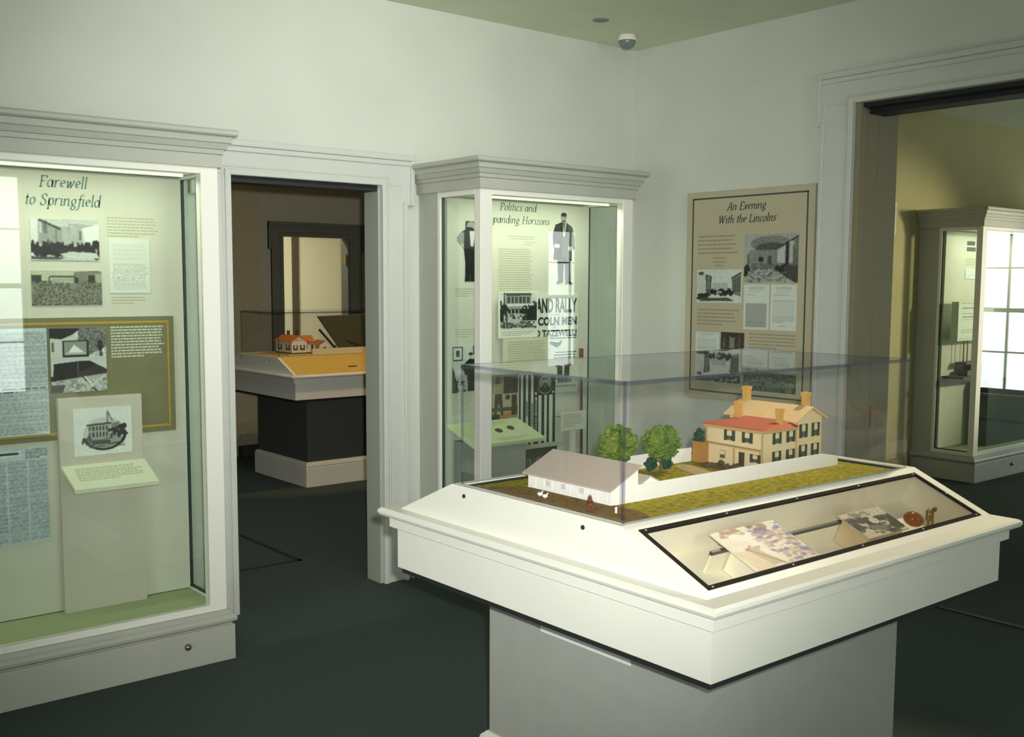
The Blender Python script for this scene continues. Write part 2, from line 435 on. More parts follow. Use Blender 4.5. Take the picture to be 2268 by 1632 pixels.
struct(wall_y(B(), FY, FY+.12, XL, XE, [(4.81, 5.56, 0, 2.04)]).build('wall_far', mat('far_wall_paint', (176, 172, 150), .9, spec=.1)), 'dim grey wall at the far side of the second room', 'wall')
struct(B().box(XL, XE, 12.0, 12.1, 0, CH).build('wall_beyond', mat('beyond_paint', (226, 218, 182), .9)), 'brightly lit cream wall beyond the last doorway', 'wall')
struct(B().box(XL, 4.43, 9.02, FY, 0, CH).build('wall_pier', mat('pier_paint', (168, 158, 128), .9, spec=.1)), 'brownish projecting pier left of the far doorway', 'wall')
struct(B().box(6.6, 6.7, YB2, FY, 0, CH).build('wall_divider', wall_m), 'end wall of the second room', 'wall')

def window(nm, pl, u0, u1, v0, v1, label):
    b = B()
    for a in ((u0, u0+.05, v0, v1), (u1-.05, u1, v0, v1), (u0, u1, v0, v0+.06), (u0, u1, v1-.05, v1), (u0, u1, (v0+v1)/2-.025, (v0+v1)/2+.025)):
        board(b, pl, *a, -.09, -.04)
    um = (u0+u1)/2
    board(b, pl, um-.012, um+.012, v0, v1, -.08, -.05)
    for k in (.25, .75): board(b, pl, u0, u1, v0+(v1-v0)*k-.01, v0+(v1-v0)*k+.01, -.08, -.05)
    r = struct(b.build(nm, mat('sash_brown', (120, 92, 66), .5)), label, 'window')
    g = B(); board(g, pl, u0+.05, u1-.05, v0+.06, v1-.05, -.068, -.064); g.build('window_pane', glass_m, r)
    s = B(); board(s, pl, u0-.05, u1+.05, v0-.04, v0, -.04, .05); s.build('window_sill', trim_m, r)
    light('daylight_portal', 'AREA', pl.p((u0+u1)/2, (v0+v1)/2, -.02), pl.p((u0+u1)/2, (v0+v1)/2, 3), 1, size=u1-u0, size_y=v1-v0, portal=True)
FRONT = Plane((0, YF, 0), (-1, 0, 0), (0, 0, 1)); LEFT = Plane((XL, 0, 0), (0, 1, 0), (0, 0, 1)); EAST = RIGHT(XE)
for i, (a, b_, c, d) in enumerate(WF): window('window_%d' % (i+1), FRONT, -b_, -a, c, d, 'sash window in the wall behind the viewer')
window('window_5', LEFT, -.4, 1.6, .6, 2.0, 'unseen sash window added in the left wall for ambient light')  # added out of view to bring in ambient light from the left
window('window_6', EAST, -3.0, -1.75, .3, 2.3, 'sash window at the end of the right hand room')

def casing(nm, pl, u0, u1, zh, w, wh, ear, label, t=.022, eard=.16, left=True, right=True, m=None):
    """eared door surround: pl.u along the wall, opening u0..u1, head at zh"""
    b = B(); top = zh+wh
    def leg(s, ui):
        uo = ui+s*w; ub = ui-s*.0012
        lo, hi = sorted((ui, uo)); board(b, pl, lo, hi, 0, zh, 0, t)                       # flat
        lo, hi = sorted((uo-s*.022, uo)); board(b, pl, lo, hi, 0, top-eard-.08, 0, t+.018)   # outer back band
        lo, hi = sorted((ub, ui+s*.028)); board(b, pl, lo, hi, 0, zh+.028, 0, t+.012)        # inner bead
        lo, hi = sorted((ui+s*.034, ui+s*.044)); board(b, pl, lo, hi, 0, zh+.044, 0, t+.005)
        lo, hi = sorted((uo-s*.02, uo+s*ear)); board(b, pl, lo, hi, top-eard-.10, top+.0005, 0, t+.0012)       # ear
        lo, hi = sorted((uo+s*ear-s*.022, uo+s*ear)); board(b, pl, lo, hi, top-eard-.1004, top+.0008, 0, t+.018)
    if left: leg(-1, u0)
    if right: leg(1, u1)
    L = u0-(w+ear if left else 0); R_ = u1+(w+ear if right else 0)
    board(b, pl, L, R_, zh, top, 0, t)
    board(b, pl, L, R_, top-.03, top, 0, t+.022); board(b, pl, L, R_, top-.055, top-.03, 0, t+.012)
    board(b, pl, u0, u1, zh-.0012, zh+.028, 0, t+.0118); board(b, pl, u0-.04, u1+.04, zh+.034, zh+.044, 0, t+.005)
    return struct(b.build(nm, m or trim_m, bevel=.003, seg=1), label, 'door casing')
casing('trim_1', BACK(YB), DX0, DX1, DH, .15, .162, .045, 'pale eared casing around the middle doorway')
casing('trim_2', RIGHT(XR), -OY1, -OY0, OH, .187, .168, .025, 'tall eared casing around the wide right opening', eard=.17)
casing('trim_3', BACK(FY), 4.81, 5.56, 2.04, .12, .135, .03, 'dark grey casing of the far doorway', m=mat('far_trim', (104, 106, 94), .6))
casing('trim_4', BACK(YB), 6.85, 7.65, 2.095, .15, .16, .045, 'casing corner glimpsed in the right hand room')
# jamb linings
b = B(); b.box(DX0-.005, DX0+.012, YB-.002, YB2+.01, 0, DH); b.box(DX1-.012, DX1+.005, YB-.002, YB2+.01, 0, DH)
struct(b.build('trim_5', mat('jamb_paint', (176, 178, 166), .55)), 'jamb lining of the middle doorway', 'door lining')
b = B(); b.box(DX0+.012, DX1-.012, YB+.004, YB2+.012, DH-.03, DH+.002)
struct(b.build('trim_6', dark_m), 'soffit of the middle doorway, its shade painted in dark', 'door lining')  # shade on the door soffit, put into a dark colour
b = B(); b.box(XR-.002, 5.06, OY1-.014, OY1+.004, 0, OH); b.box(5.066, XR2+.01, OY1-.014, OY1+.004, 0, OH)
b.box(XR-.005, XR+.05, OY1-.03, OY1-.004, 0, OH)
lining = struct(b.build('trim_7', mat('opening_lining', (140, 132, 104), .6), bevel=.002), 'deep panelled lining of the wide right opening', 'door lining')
B().box(5.068, 5.08, OY1-.019, OY1-.012, .84, .95).build('latch_plate', mat('latch_brown', (150, 84, 52), .4, metal=.3), lining)
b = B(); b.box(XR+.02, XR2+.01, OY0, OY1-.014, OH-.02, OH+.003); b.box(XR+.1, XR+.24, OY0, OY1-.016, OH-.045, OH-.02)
struct(b.build('trim_8', dark_m), 'soffit of the wide opening, its shade painted in dark', 'door lining')  # soffit shade painted dark; the lower band is added for it too
door1 = struct(B().box(6.85, 7.65, YB-.015, YB, .01, 2.095).build('door_1', trim_m), 'closed painted door in the right hand room', 'door')
B().lathe([(.012, 0), (.012, -.03), (.028, -.045), (.02, -.065)], (6.93, YB-.015, 1.0), 'Y', 12).build('door_knob', brass_m, door1)
# doorway beyond: olive door leaf, cream casing
door2 = struct(B().box(5.72, 6.12, 11.96, 12.0, 0, 2.0).build('door_2', mat('olive_door', (128, 124, 92), .7)), 'olive door seen through the far doorway', 'door')
b = B(); b.box(6.12, 6.17, 11.93, 12.0, 0, 2.05); b.box(6.34, 6.40, 11.93, 12.0, 0, CH)
struct(b.build('trim_9', mat('far_strip', (84, 74, 56), .7)), 'dark upright strips beyond the far doorway', 'door lining')
b = B(); b.box(4.80, 4.83, FY, FY+.13, 0, 2.04); b.box(5.54, 5.57, FY, FY+.13, 0, 2.04)
far_jamb = struct(b.build('trim_10', mat('far_trim', (104, 106, 94), .6)), 'dark jambs of the far doorway', 'door lining')
for z in (.9, 1.22, 1.83):
    B().box(5.525, 5.54, FY+.02, FY+.045, z-.05, z+.05).build('hinge', mat('hinge_brass', (190, 150, 60), .4, metal=.5), far_jamb)
# baseboards
def baseb(b, x0, x1, y): b.box(x0, x1, y-.018, y, 0, .13); b.box(x0, x1, y-.012, y, .13, .155); return b
struct(baseb(B(), 3.165, 3.205, YB).build('baseboard_back', trim_m), 'white baseboard beside the middle doorway', 'baseboard')
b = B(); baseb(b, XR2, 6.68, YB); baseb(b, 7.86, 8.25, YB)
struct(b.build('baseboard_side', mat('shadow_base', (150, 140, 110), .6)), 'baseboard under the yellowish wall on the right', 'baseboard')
b = B(); b.box(XR-.018, XR, 3.36, YB, 0, .14); b.box(XR-.012, XR, 3.36, YB, .14, .165)
struct(b.build('baseboard_right', trim_m), 'baseboard under the tan text panel', 'baseboard')
b = B(); baseb(b, 4.43, 4.66, FY); baseb(b, XL, 4.43, 9.02); b.box(4.2, 4.42, 8.985, 9.002, .155, .2)
struct(b.build('baseboard_far', mat('far_trim2', (140, 134, 110), .6)), 'baseboard of the far grey wall', 'baseboard')
b = B(); b.box(2.85, 2.875, 5.37, 6.25, 0, .004); b.box(1.4, 2.875, 5.37, 5.395, 0, .004)
tag(b.build('floor_edging', dark_m), 'black edging strip laid on the carpet past the doorway', 'floor strip')
b = B(); b.box(XR+.04, XR+.075, OY0, OY1-.02, 0, .005)
tag(b.build('threshold_strip', dark_m), 'dark threshold strip across the wide right opening', 'floor strip')

# ceiling things
dome = thing('security_dome', 'small half globe on the ceiling above the wall corner, white ring and grey bowl', 'ceiling dome', (4.515, 4.425, CH))
r = .052
B().lathe([(r*.9, CH), (r, CH-.004), (r*1.02, CH-.03), (r, CH-.034)], (4.515, 4.425, 0), n=32).build('dome_ring', white_m, dome, smooth=True)
prof = [(r*.98*math.cos(a), CH-.034-r*.95*math.sin(a)) for a in [math.pi/2*i/8 for i in range(8)]]+[(.001, CH-.034-r*.95)]
B().lathe(prof, (4.515, 4.425, 0), n=32).build('dome_bowl', mat('dome_grey', (118, 132, 132), .12), dome, smooth=True)
tag(B().lathe([(.045, CH+.001), (.045, CH-.004), (.035, CH-.006), (.001, CH-.006)], (4.15, 4.27, 0), n=24).build('sprinkler_cap', mat('cap_blue', (120, 136, 138), .5)), 'flat bluish grey cap set in the ceiling left of the dome', 'sprinkler cap')

# ================================================================= DISPLAY CASES
def display_case(x0, x1, label, lamp=6, doors=True):
    yf = 4.15; t = thing('display_case', label, 'display case', ((x0+x1)/2, 4.4, 0))
    b = B(); b.box(x0-.02, x1+.022, 4.12, YB-.002, 0, .152); b.box(x0-.012, x1+.014, 4.126, YB-.002, .152, .158)
    b.build('plinth_base', case_m, t, bevel=.003)
    R = lambda o, z: [(x0-o, yf-o, z), (x1+o, yf-o, z), (x1+o, YB-.002, z), (x0-o, YB-.002, z)]
    B().loft([R(.018, .158), R(.03, .166), R(.033, .178), R(.026, .19), R(.014, .197), R(.012, .213)]).build('base_moulding', case_m, t)
    B().loft([R(.012, 2.064), R(.012, 2.115), R(.02, 2.117), R(.022, 2.135), R(.029, 2.137), R(.038, 2.158), R(.044, 2.162), R(.047, 2.186), R(.06, 2.188), R(.066, 2.194), R(.066, 2.207), R(.060, 2.214)]).build('cornice', case_m, t)
    fr = B()
    for a, b_ in ((x0, x0+.074), (x1-.074, x1)):
        fr.box(a, b_, yf, yf+.05, .213, 2.064)
    fr.box(x0+.074, x1-.074, yf, yf+.03, .213, .241); fr.box(x0+.074, x1-.074, yf, yf+.03, 2.036, 2.064)
    for xa, xb in ((x0, x0+.03), (x1-.03, x1)):
        fr.box(xa, xb, yf+.05, 4.515, .213, .241); fr.box(xa, xb, yf+.05, 4.515, 2.036, 2.064); fr.box(xa, xb, 4.49, 4.515, .241, 2.036)
    fr.build('frame', white_m, t, bevel=.002, seg=1)
    B().box(x0+.004, x1-.004, 4.515, YB-.002, .213, 2.064).build('back_box', case_m, t)
    bp = B().box(x0+.03, x1-.03, 4.47, 4.49, .24, 2.036).build('back_panel', panelback_m, t)
    B().box(x0+.03, x1-.03, yf+.03, 4.49, .213, .236).build('floor_panel', casefloor_m, t)
    B().box(x0+.03, x1-.03, yf+.03, 4.49, 2.045, 2.064).build('ceiling_panel', white_m, t)
    B().box(x0+.074, x1-.074, yf+.012, yf+.018, .241, 2.036).build('front_pane', glass_m, t)
    for xa in (x0+.012, x1-.018):
        B().box(xa, xa+.006, yf+.05, 4.49, .241, 2.036).build('side_pane', sideglass_m, t)
        g = B(); g.box(xa-.002, xa+.010, 4.482, 4.492, .241, 2.036); g.box(xa-.002, xa+.010, yf+.05, 4.49, .241, .249)
        g.build('gasket', mat('gasket_green', (40, 64, 58), .5), t)
    lb = B().box(x0+.1, x1-.1, 4.20, 4.24, 2.036, 2.0448).build('lamp_housing', white_m, t)
    B().tube((x0+.12, 4.22, 2.030), (x1-.12, 4.22, 2.030), .006).build('lamp_tube', mat('tube_glow', (228, 246, 216), .5, emit=.6), t)
    l = light('case_lamp', 'AREA', ((x0+x1)/2, 4.225, 2.02), ((x0+x1)/2, 4.40, 1.0), lamp*(x1-x0), (.93, 1, .80), x1-x0-.25, .09)
    for xa in (x1-.19, x1-.19-1.22):
        if xa < x0: continue
        B().lathe([(.014, 0), (.015, -.006), (.011, -.014), (.004, -.018)], (xa, 4.12, .095), 'Y', 16).build('bolt', mat('bolt_steel', (150, 140, 118), .25, metal=.9), t, smooth=True)
    return t, bp
caseA, panA = display_case(-.5, 1.863, 'wide lit case at the left edge, holding the farewell display of newspapers', 1.8)
caseB, panB = display_case(3.227, 4.299, 'narrow lit case in the corner, holding the politics display with a rally poster', 2.2)
caseC, panC = display_case(8.278, 10.3, 'case half hidden in the right hand room beyond the wide opening', 2.0)

# ================================================================= CONTENTS OF THE LEFT CASE
PB = BACK(4.47)
lettering('Farewell', PB, 1.347, 1.974, .064, ink_m, panA, .188)
lettering('to Springfield', PB, 1.345, 1.902, .064, ink_m, panA, .295)
text_lines(PB, 1.515, 1.735, 1.865, .0125, 7, text_m, panA, 3)
text_lines(PB, 1.525, 1.68, 1.535, .012, 3, text_m, panA, 4)
# crowd before a building
p = Pic(120, 76, .74, seed=3)
p.rect(0, 0, .10, 1, .84).poly([(.12, .05), (.45, .2), (.45, .6), (.12, .6)], .58).rect(.13, .05, .16, .35, .78).rect(.18, .05, .24, .36, .42).line(.14, .04, .42, .24, .018, .25).rect(.45, .18, .73, .62, .66)
p.rect(.36, .25, .375, .62, .4).rect(.55, .1, .56, .36, .45).rect(.70, .28, .73, .5, .4).poly([(.75, .1), (1, .1), (1, .6), (.78, .55)], .88).poly([(.5, .1), (.95, .12), (.7, .22)], .62)
p.blobs((.0, .62, .45, .85), 60, .04, .08, .15).blobs((.36, .66, .8, .78), 40, .03, .05, .18).blobs((.8, .55, 1, .9), 30, .03, .07, .16).blobs((.16, .56, .32, .7), 8, .012, .06, .2)
for x in (.46, .6, .68, .74, .85, .96): p.ell(x, .63, .016, .09, .15)
p.poly([(.4, .84), (.6, .78), (.95, .8), (1, .93), (.6, .97)], .78).poly([(0, .9), (.5, .92), (.4, .98), (0, .97)], .3).noise(.05, 2).blur(2)
tag(picture('photograph', PB, 1.214, 1.481, 1.683, 1.848, p.a), 'grey photograph of a crowd before a pale building, under the farewell heading', 'photograph')
p = Pic(120, 64, .42, seed=5)
p.rect(0, 0, 1, .30, .72).poly([(.6, .05), (.95, .0), (1, .06), (1, .3), (.58, .3)], .48).rect(0, .14, .14, .34, .24).rect(.24, .18, .26, .36, .25).rect(.26, .16, .62, .20, .28).rect(.28, .22, .60, .38, .62).rect(.6, .2, .66, .36, .22).rect(.8, .14, .9, .36, .2).rect(.9, .1, 1, .34, .62).noise(.18, 2, (0, .3, 1, 1)).noise(.06, 1)
for i in range(9): p.line(.45+.07*i, .5, .62+.09*i, 1.0, .012, .5, .35)
p.blur(1)
tag(picture('photograph', PB, 1.211, 1.486, 1.502, 1.643, p.a, tint=(.98, 1, .86)), 'photograph of low buildings behind a field, second picture below the farewell heading', 'photograph')
p = Pic(80, 100, .86, seed=8); p.a *= 1; p.text(.1, .08, .9, .40, 12, .76, fill=.3).noise(.10, 2, (.05, .5, .95, .8)).text(.1, .45, .9, .95, 18, .70, fill=.35).blur(1)
tag(picture('letter_sheet', PB, 1.519, 1.689, 1.552, 1.776, p.a, tint=(.97, 1, .93)), 'faded letter sheet right of the crowd photograph', 'letter')
# olive panel with gold line
ol = thing('olive_panel', 'dark olive text panel with a gold border line, in the left case', 'panel', (1.3, 4.466, .95))
B().box(.2, 1.782, 4.455, 4.469, .955, 1.452).build('panel_board', olive_m, ol)
g = B(); PO = BACK(4.455)
for a in ((.2, 1.760, 1.424, 1.434), (1.752, 1.760, .985, 1.424), (.2, 1.760, .977, .987)): board(g, PO, *a, 0, .0015)
g.build('border_line', gold_m, ol)
text_lines(PO, 1.512, 1.742, 1.412, .0123, 11, textw_m, ol, 6, h=.55)
p = Pic(110, 124, .78, seed=11)   # parlour
p.poly([(0, 0), (.55, 0), (.4, .1), (.2, .17), (0, .15)], .1).poly([(.5, .0), (1, 0), (1, .3), (.7, .42), (.5, .25)], .42).noise(.14, 3, (.45, 0, 1, .45)).rect(.22, .19, .68, .45, .12).rect(.25, .21, .65, .42, .55).poly([(.3, .4), (.42, .26), (.6, .38), (.6, .41)], .9).rect(.27, .38, .63, .41, .7)
p.rect(.03, .22, .07, .36, .4).ell(.89, .28, .05, .09, .15).ell(.9, .42, .035, .05, .3).rect(0, .45, 1, .52, .76).poly([(.06, .55), (.45, .52), (.7, .52), (1, .66), (1, .75), (.04, .76)], .08).rect(.46, .52, .49, .74, .3).rect(0, .74, 1, .82, .1).poly([(0, .82), (1, .72), (1, 1), (0, 1)], .66).noise(.16, 4, (.0, .8, 1, 1)).poly([(0, .88), (.25, .88), (.2, 1), (0, 1)], .2).line(.55, .75, .8, 1, .012, .12).line(.6, .76, .72, .92, .014, .85).line(.72, .9, .95, .76, .014, .8).blur(1)
tag(picture('photograph', PO, 1.268, 1.490, 1.148, 1.409, p.a), 'black and white photograph of a parlour, mounted on the olive panel', 'photograph')
def newspaper(seed, cols, masthead):
    p = Pic(110, 170, .80, seed=seed)
    y = .13 if masthead else .03
    if masthead: p.rect(.0, .02, .16, .10, .86).ell(.22, .06, .09, .045, .12).rect(.36, .03, .74, .09, .88).line(.4, .06, .7, .06, .02, .2).text(.78, .02, 1, .12, 7, .35)
    for i in range(cols):
        a, b_ = i/cols+.012, (i+1)/cols-.012
        p.text(a, y, b_, .985, 62, .56, fill=.55)
        if i: p.rect(i/cols-.004, y, i/cols+.004, 1, .32)
    return p.noise(.05, 2).blur(1)
p = newspaper(13, 2, False); p.text(.02, .55, .98, .6, 2, .2)
tag(picture('newspaper_page', PO, .80, 1.256, .985, 1.412, p.a, tint=(.93, 1, 1)), 'newspaper page on the olive panel, at the left edge of the case', 'newspaper')
tag(picture('newspaper_page', PB, .86, 1.246, .548, .935, newspaper(15, 5, True).a, tint=(.93, 1, 1)), 'newspaper page with a round emblem in its heading, below the olive panel', 'newspaper')
# plinth with engraving and sloped caption shelf
pl_ = thing('caption_stand', 'grey upright slab stand with a sloped pale caption shelf, in the left case', 'stand', (1.45, 4.44, .236))
B().box(1.283, 1.623, 4.424, 4.454, .236, 1.127).build('slab', mat('slab_paint', (196, 192, 174), .6), pl_, bevel=.002)
s = B(); s.hexa([(1.300, 4.300, .752), (1.640, 4.300, .752), (1.628, 4.424, .834), (1.286, 4.424, .834), (1.300, 4.294, .772), (1.640, 4.294, .772), (1.628, 4.424, .850), (1.286, 4.424, .850)])
sh = s.build('caption_shelf', mat('shelf_cream', (222, 226, 196), .6), pl_, bevel=.002)
vs = Vector((0, .13, .078)).normalized(); SP = Plane((1.30, 4.294, .772), (1, 0, 0), vs)
text_lines(SP, .03, .30, .125, .012, 7, text_m, sh, 21)
p = Pic(124, 100, .88, seed=17)
p.ell(.52, .55, .36, .34, .78).ell(.52, .72, .33, .16, .6).poly([(.24, .36), (.62, .34), (.62, .66), (.24, .66)], .62).poly([(.64, .34), (.78, .32), (.78, .6), (.64, .62)], .5).rect(.56, .1, .60, .34, .55).line(.58, .08, .66, .3, .01, .4)
for i in range(6): p.rect(.26+.058*i, .40, .285+.058*i, .48, .22).rect(.26+.058*i, .52, .285+.058*i, .62, .25)
p.poly([(.22, .34), (.64, .32), (.64, .36), (.22, .38)], .3).blobs((.6, .42, .9, .62), 26, .03, .05, .2).blobs((.14, .62, .3, .72), 8, .03, .04, .3).rect(.3, .7, .62, .78, .3)
for i in range(26):
    a = math.radians(15+150*i/25); p.ell(.52+.36*math.cos(a), .55+.34*math.sin(a), .03, .022, .15)
p.blobs((.2, .66, .85, .84), 22, .06, .012, .35).noise(.03, 2).blur(1)
tag(picture('engraving', BACK(4.424), 1.339, 1.576, .885, 1.080, p.a, n0=.0005), 'white print with an oval view of a public building, on the grey slab stand', 'print')

# ================================================================= CONTENTS OF THE CORNER CASE
lettering('Politics and', PB, 3.736, 1.990, .057, ink_m, panB, .262)
lettering('Expanding Horizons', PB, 3.733, 1.922, .057, ink_m, panB, .462)
text_lines(PB, 3.65, 3.87, 1.855, .012, 2, text_m, panB, 30, last=.8, centre=True)
text_lines(PB, 3.78, 3.88, 1.825, .012, 2, text_m, panB, 31)
text_lines(PB, 3.60, 3.85, 1.785, .0125, 20, text_m, panB, 32)
text_lines(PB, 3.31, 3.46, 1.57, .0125, 4, text_m, panB, 33)
text_lines(PB, 3.31, 3.46, 1.355, .0125, 4, text_m, panB, 34)
text_lines(PB, 3.285, 3.43, 1.01, .0125, 9, text_m, panB, 35)

def figure_cutout(name, u0, u1, v0, v1, outline, seed, label, paint):
    p = Pic(70, 170, .2, seed=seed); paint(p); p.noise(.03, 2).blur(1)
    pl = PB; b = B()
    # printed figure: the outline cut from the board, coloured per vertex through a fine grid
    h, w = p.a.shape; keep = np.zeros((h, w), bool); n = len(outline)
    for i in range(n):
        (x1, y1), (x2, y2) = outline[i], outline[(i+1) % n]
        if y1 == y2: continue
        keep ^= ((y1 > p.Y) != (y2 > p.Y)) & (p.X < (x2-x1)*(p.Y-y1)/(y2-y1)+x1)
    us = np.linspace(u0, u1, w); vs = np.linspace(v1, v0, h); P, C, F, ids = [], [], [], {}
    def vid(i, j, n_):
        k = (i, j, n_)
        if k not in ids: ids[k] = len(P); P.append(tuple(pl.p(us[j], vs[i], n_))); C.append([max(0, p.a[i, j])**2.2*t_ for t_ in (.97, 1, .93)]+[1])
        return ids[k]
    for i in range(h-1):
        for j in range(w-1):
            if not keep[i, j]: continue
            F.append([vid(i+1, j, .004), vid(i+1, j+1, .004), vid(i, j+1, .004), vid(i, j, .004)])
            for (di, dj), (a, c) in (((0, -1), ((i, j), (i+1, j))), ((0, 1), ((i+1, j+1), (i, j+1))), ((-1, 0), ((i, j+1), (i, j))), ((1, 0), ((i+1, j), (i+1, j+1)))):
                if not keep[i+di, j+dj]: F.append([vid(*a, .004), vid(*c, .004), vid(*c, 0), vid(*a, 0)])
    me = bpy.data.meshes.new(name); me.from_pydata(P, [], F); at = me.color_attributes.new('Col', 'FLOAT_COLOR', 'POINT')
    at.data.foreach_set('color', np.array(C, np.float32).ravel()); me.materials.append(print_m)
    o = bpy.data.objects.new(name, me); COL.objects.link(o)
    return tag(o, label, 'figure cutout')
def man_full(p):
    p.rect(0, 0, 1, .15, .68).rect(.3, .0, .7, .05, .2).ell(.5, .08, .13, .055, .64).ell(.5, .04, .15, .026, .2).rect(.41, .07, .47, .078, .25).rect(.53, .07, .59, .078, .25).rect(.485, .075, .515, .098, .5).rect(.44, .108, .56, .114, .3).ell(.5, .132, .1, .012, .3).poly([(.4, .15), (.62, .15), (.55, .34), (.48, .34)], .72).poly([(.47, .15), (.55, .15), (.52, .3)], .25)
    p.rect(.0, .15, .36, .64, .2).rect(.66, .15, 1, .64, .33).poly([(.36, .15), (.45, .15), (.46, .64), (.3, .64)], .14).rect(.42, .36, .66, .62, .3).ell(.2, .47, .14, .03, .7).ell(.8, .5, .12, .03, .7).rect(.2, .64, .8, .95, .24).rect(.49, .64, .53, .95, .1).rect(.1, .95, 1, 1, .15)
figure_cutout('figure_cutout', 3.985, 4.155, 1.592, 2.0, [(.42, .01), (.58, .01), (.64, .06), (.6, .13), (.62, .145), (.86, .2), (.97, .34), (.98, .5), (.86, .53), (.88, .66), (.78, .67), (.80, .95), (.95, .99), (.6, .99), (.56, .7), (.50, .7), (.48, .96), (.3, .985), (.18, .97), (.28, .94), (.24, .66), (.06, .65), (.1, .5), (.04, .46), (.03, .3), (.14, .18), (.38, .145), (.40, .12), (.36, .06)], 41,
   'cut-out photograph of a man standing in a long dark coat, right of the politics heading', man_full)
def man_arm(p):
    p.rect(0, 0, 1, .16, .58).poly([(.3, 0), (.9, 0), (.9, .05), (.45, .04), (.4, .14), (.28, .12)], .12).ell(.62, .08, .17, .06, .6).ell(.55, .145, .2, .035, .12).rect(.0, .16, 1, .46, .2).poly([(.0, .18), (.32, .2), (.3, .42), (0, .42)], .55).poly([(.55, .17), (.82, .17), (.72, .42), (.6, .42)], .78).rect(0, .38, .3, .46, .75).rect(0, .46, 1, 1, .08)
figure_cutout('figure_cutout', 3.319, 3.465, 1.603, 1.926, [(.42, .01), (.72, .01), (.82, .06), (.78, .14), (.86, .17), (.98, .25), (.98, .44), (.92, .48), (.9, .8), (.92, .98), (.62, .98), (.62, .6), (.58, .98), (.36, .98), (.38, .7), (.32, .46), (.2, .4), (.03, .33), (.02, .28), (.2, .19), (.38, .15), (.38, .06)], 43,
   'cut-out photograph of a man, hand on hip, at the left of the corner case', man_arm)
# public building photograph on its own card
crd = thing('picture_card', 'cream card with a photograph of a columned public building, in the corner case', 'picture card', (3.75, 4.45, 1.3))
B().box(3.572, 3.852, 4.435, 4.440, 1.302, 1.555).build('card', paper_m, crd)
B().box(3.64, 3.79, 4.440, 4.47, 1.34, 1.50).build('spacer', panelback_m, crd)
p = Pic(120, 84, .84, seed=51)
p.poly([(.16, .1), (.84, .06), (.84, .95), (.02, .95), (.02, .5)], .6).poly([(.14, .02), (.84, .02), (.84, .08), (.16, .1)], .3).rect(.1, .0, .13, .3, .3)
for i in range(6): p.rect(.20+.105*i, .12, .265+.105*i, .28, .22).rect(.235+.105*i, .12, .245+.105*i, .28, .5)
p.rect(.06, .31, .86, .37, .85).blobs((.0, .38, .18, .75), 34, .04, .08, .16).blobs((.62, .4, .98, .74), 70, .05, .08, .15).blobs((.9, .25, 1, .32), 5, .03, .03, .3).blobs((.0, .26, .06, .32), 5, .03, .03, .3)
for i in range(6): p.rect(.22+.1*i, .40, .285+.1*i, .56, .16).ell(.2525+.1*i, .42, .02, .03, .75)
p.rect(.18, .58, .7, .64, .7).blobs((.1, .64, .7, .82), 60, .025, .05, .25).blobs((.1, .64, .6, .8), 30, .025, .05, .72).line(.55, .8, 1, .72, .014, .2).rect(.5, .76, 1, .79, .75).blobs((.0, .84, 1, .96), 60, .03, .014, .25).noise(.05, 2).blur(1)
picture('photograph', BACK(4.435), 3.582, 3.844, 1.347, 1.548, p.a, t=.001, parent=crd)
text_lines(BACK(4.435), 3.59, 3.83, 1.337, .010, 3, text_m, crd, 52)
# rally poster, mostly covered words stay readable where the photograph shows them
ps = thing('rally_poster', 'printed rally poster in heavy black capitals, in the corner case', 'poster', (4.0, 4.468, 1.0))
B().box(3.78, 4.185, 4.463, 4.469, .975, 1.545).build('poster_sheet', mat('poster_paper', (214, 220, 204), .8), ps)
PP = BACK(4.463)
block_text('GRAND RALLY', PP, 3.71+.08, 4.172, 1.432, 1.516, blackink_m, ps, bold=.034)
block_text('OF THE', PP, 3.96, 4.04, 1.417, 1.425, blackink_m, ps, bold=.0)
block_text('LINCOLN MEN', PP, 3.79, 4.172, 1.362, 1.410, blackink_m, ps, bold=.042)
block_text('OF', PP, 3.985, 4.01, 1.347, 1.355, blackink_m, ps, bold=.0)
block_text("OLD TAZEWELL!", PP, 3.79, 4.172, 1.298, 1.338, blackink_m, ps, bold=.036)
for ru0, rv0, rv1 in ((3.79, 1.286, 1.291), (4.01, 1.205, 1.210), (4.01, 1.145, 1.149), (4.01, 1.012, 1.015)):
    g = B(); board(g, PP, ru0, 4.172, rv0, rv1, 0, .001); g.build('rule_line', blackink_m, ps)
g = B()          # dark printed ornament
g.prism([PP.p(u, v, 0) for u, v in ((3.93, 1.275), (3.99, 1.268), (4.03, 1.262), (4.06, 1.278), (4.05, 1.25), (4.02, 1.235), (3.985, 1.252), (3.95, 1.262))], PP.N*.001)
g.build('ornament', blackink_m, ps)
text_lines(PP, 4.0, 4.17, 1.196, .016, 3, blackink_m, ps, 61, h=.5); text_lines(PP, 4.0, 4.17, 1.135, .018, 5, blackink_m, ps, 62, h=.6); text_lines(PP, 4.03, 4.16, 1.055, .03, 1, blackink_m, ps, 63, h=.7, last=.8)
tp = thing('text_card', 'cream card of small text standing off the panel, below the columned building picture', 'text card', (3.8, 4.44, 1.14))
B().box(3.597, 3.934, 4.425, 4.431, 1.154, 1.300).build('card', mat('card_cream', (206, 208, 178), .7), tp)
B().box(3.68, 3.86, 4.431, 4.47, 1.18, 1.27).build('spacer', panelback_m, tp)
text_lines(BACK(4.425), 3.63, 3.91, 1.281, .0125, 10, text_m, tp, 65, last=.8)
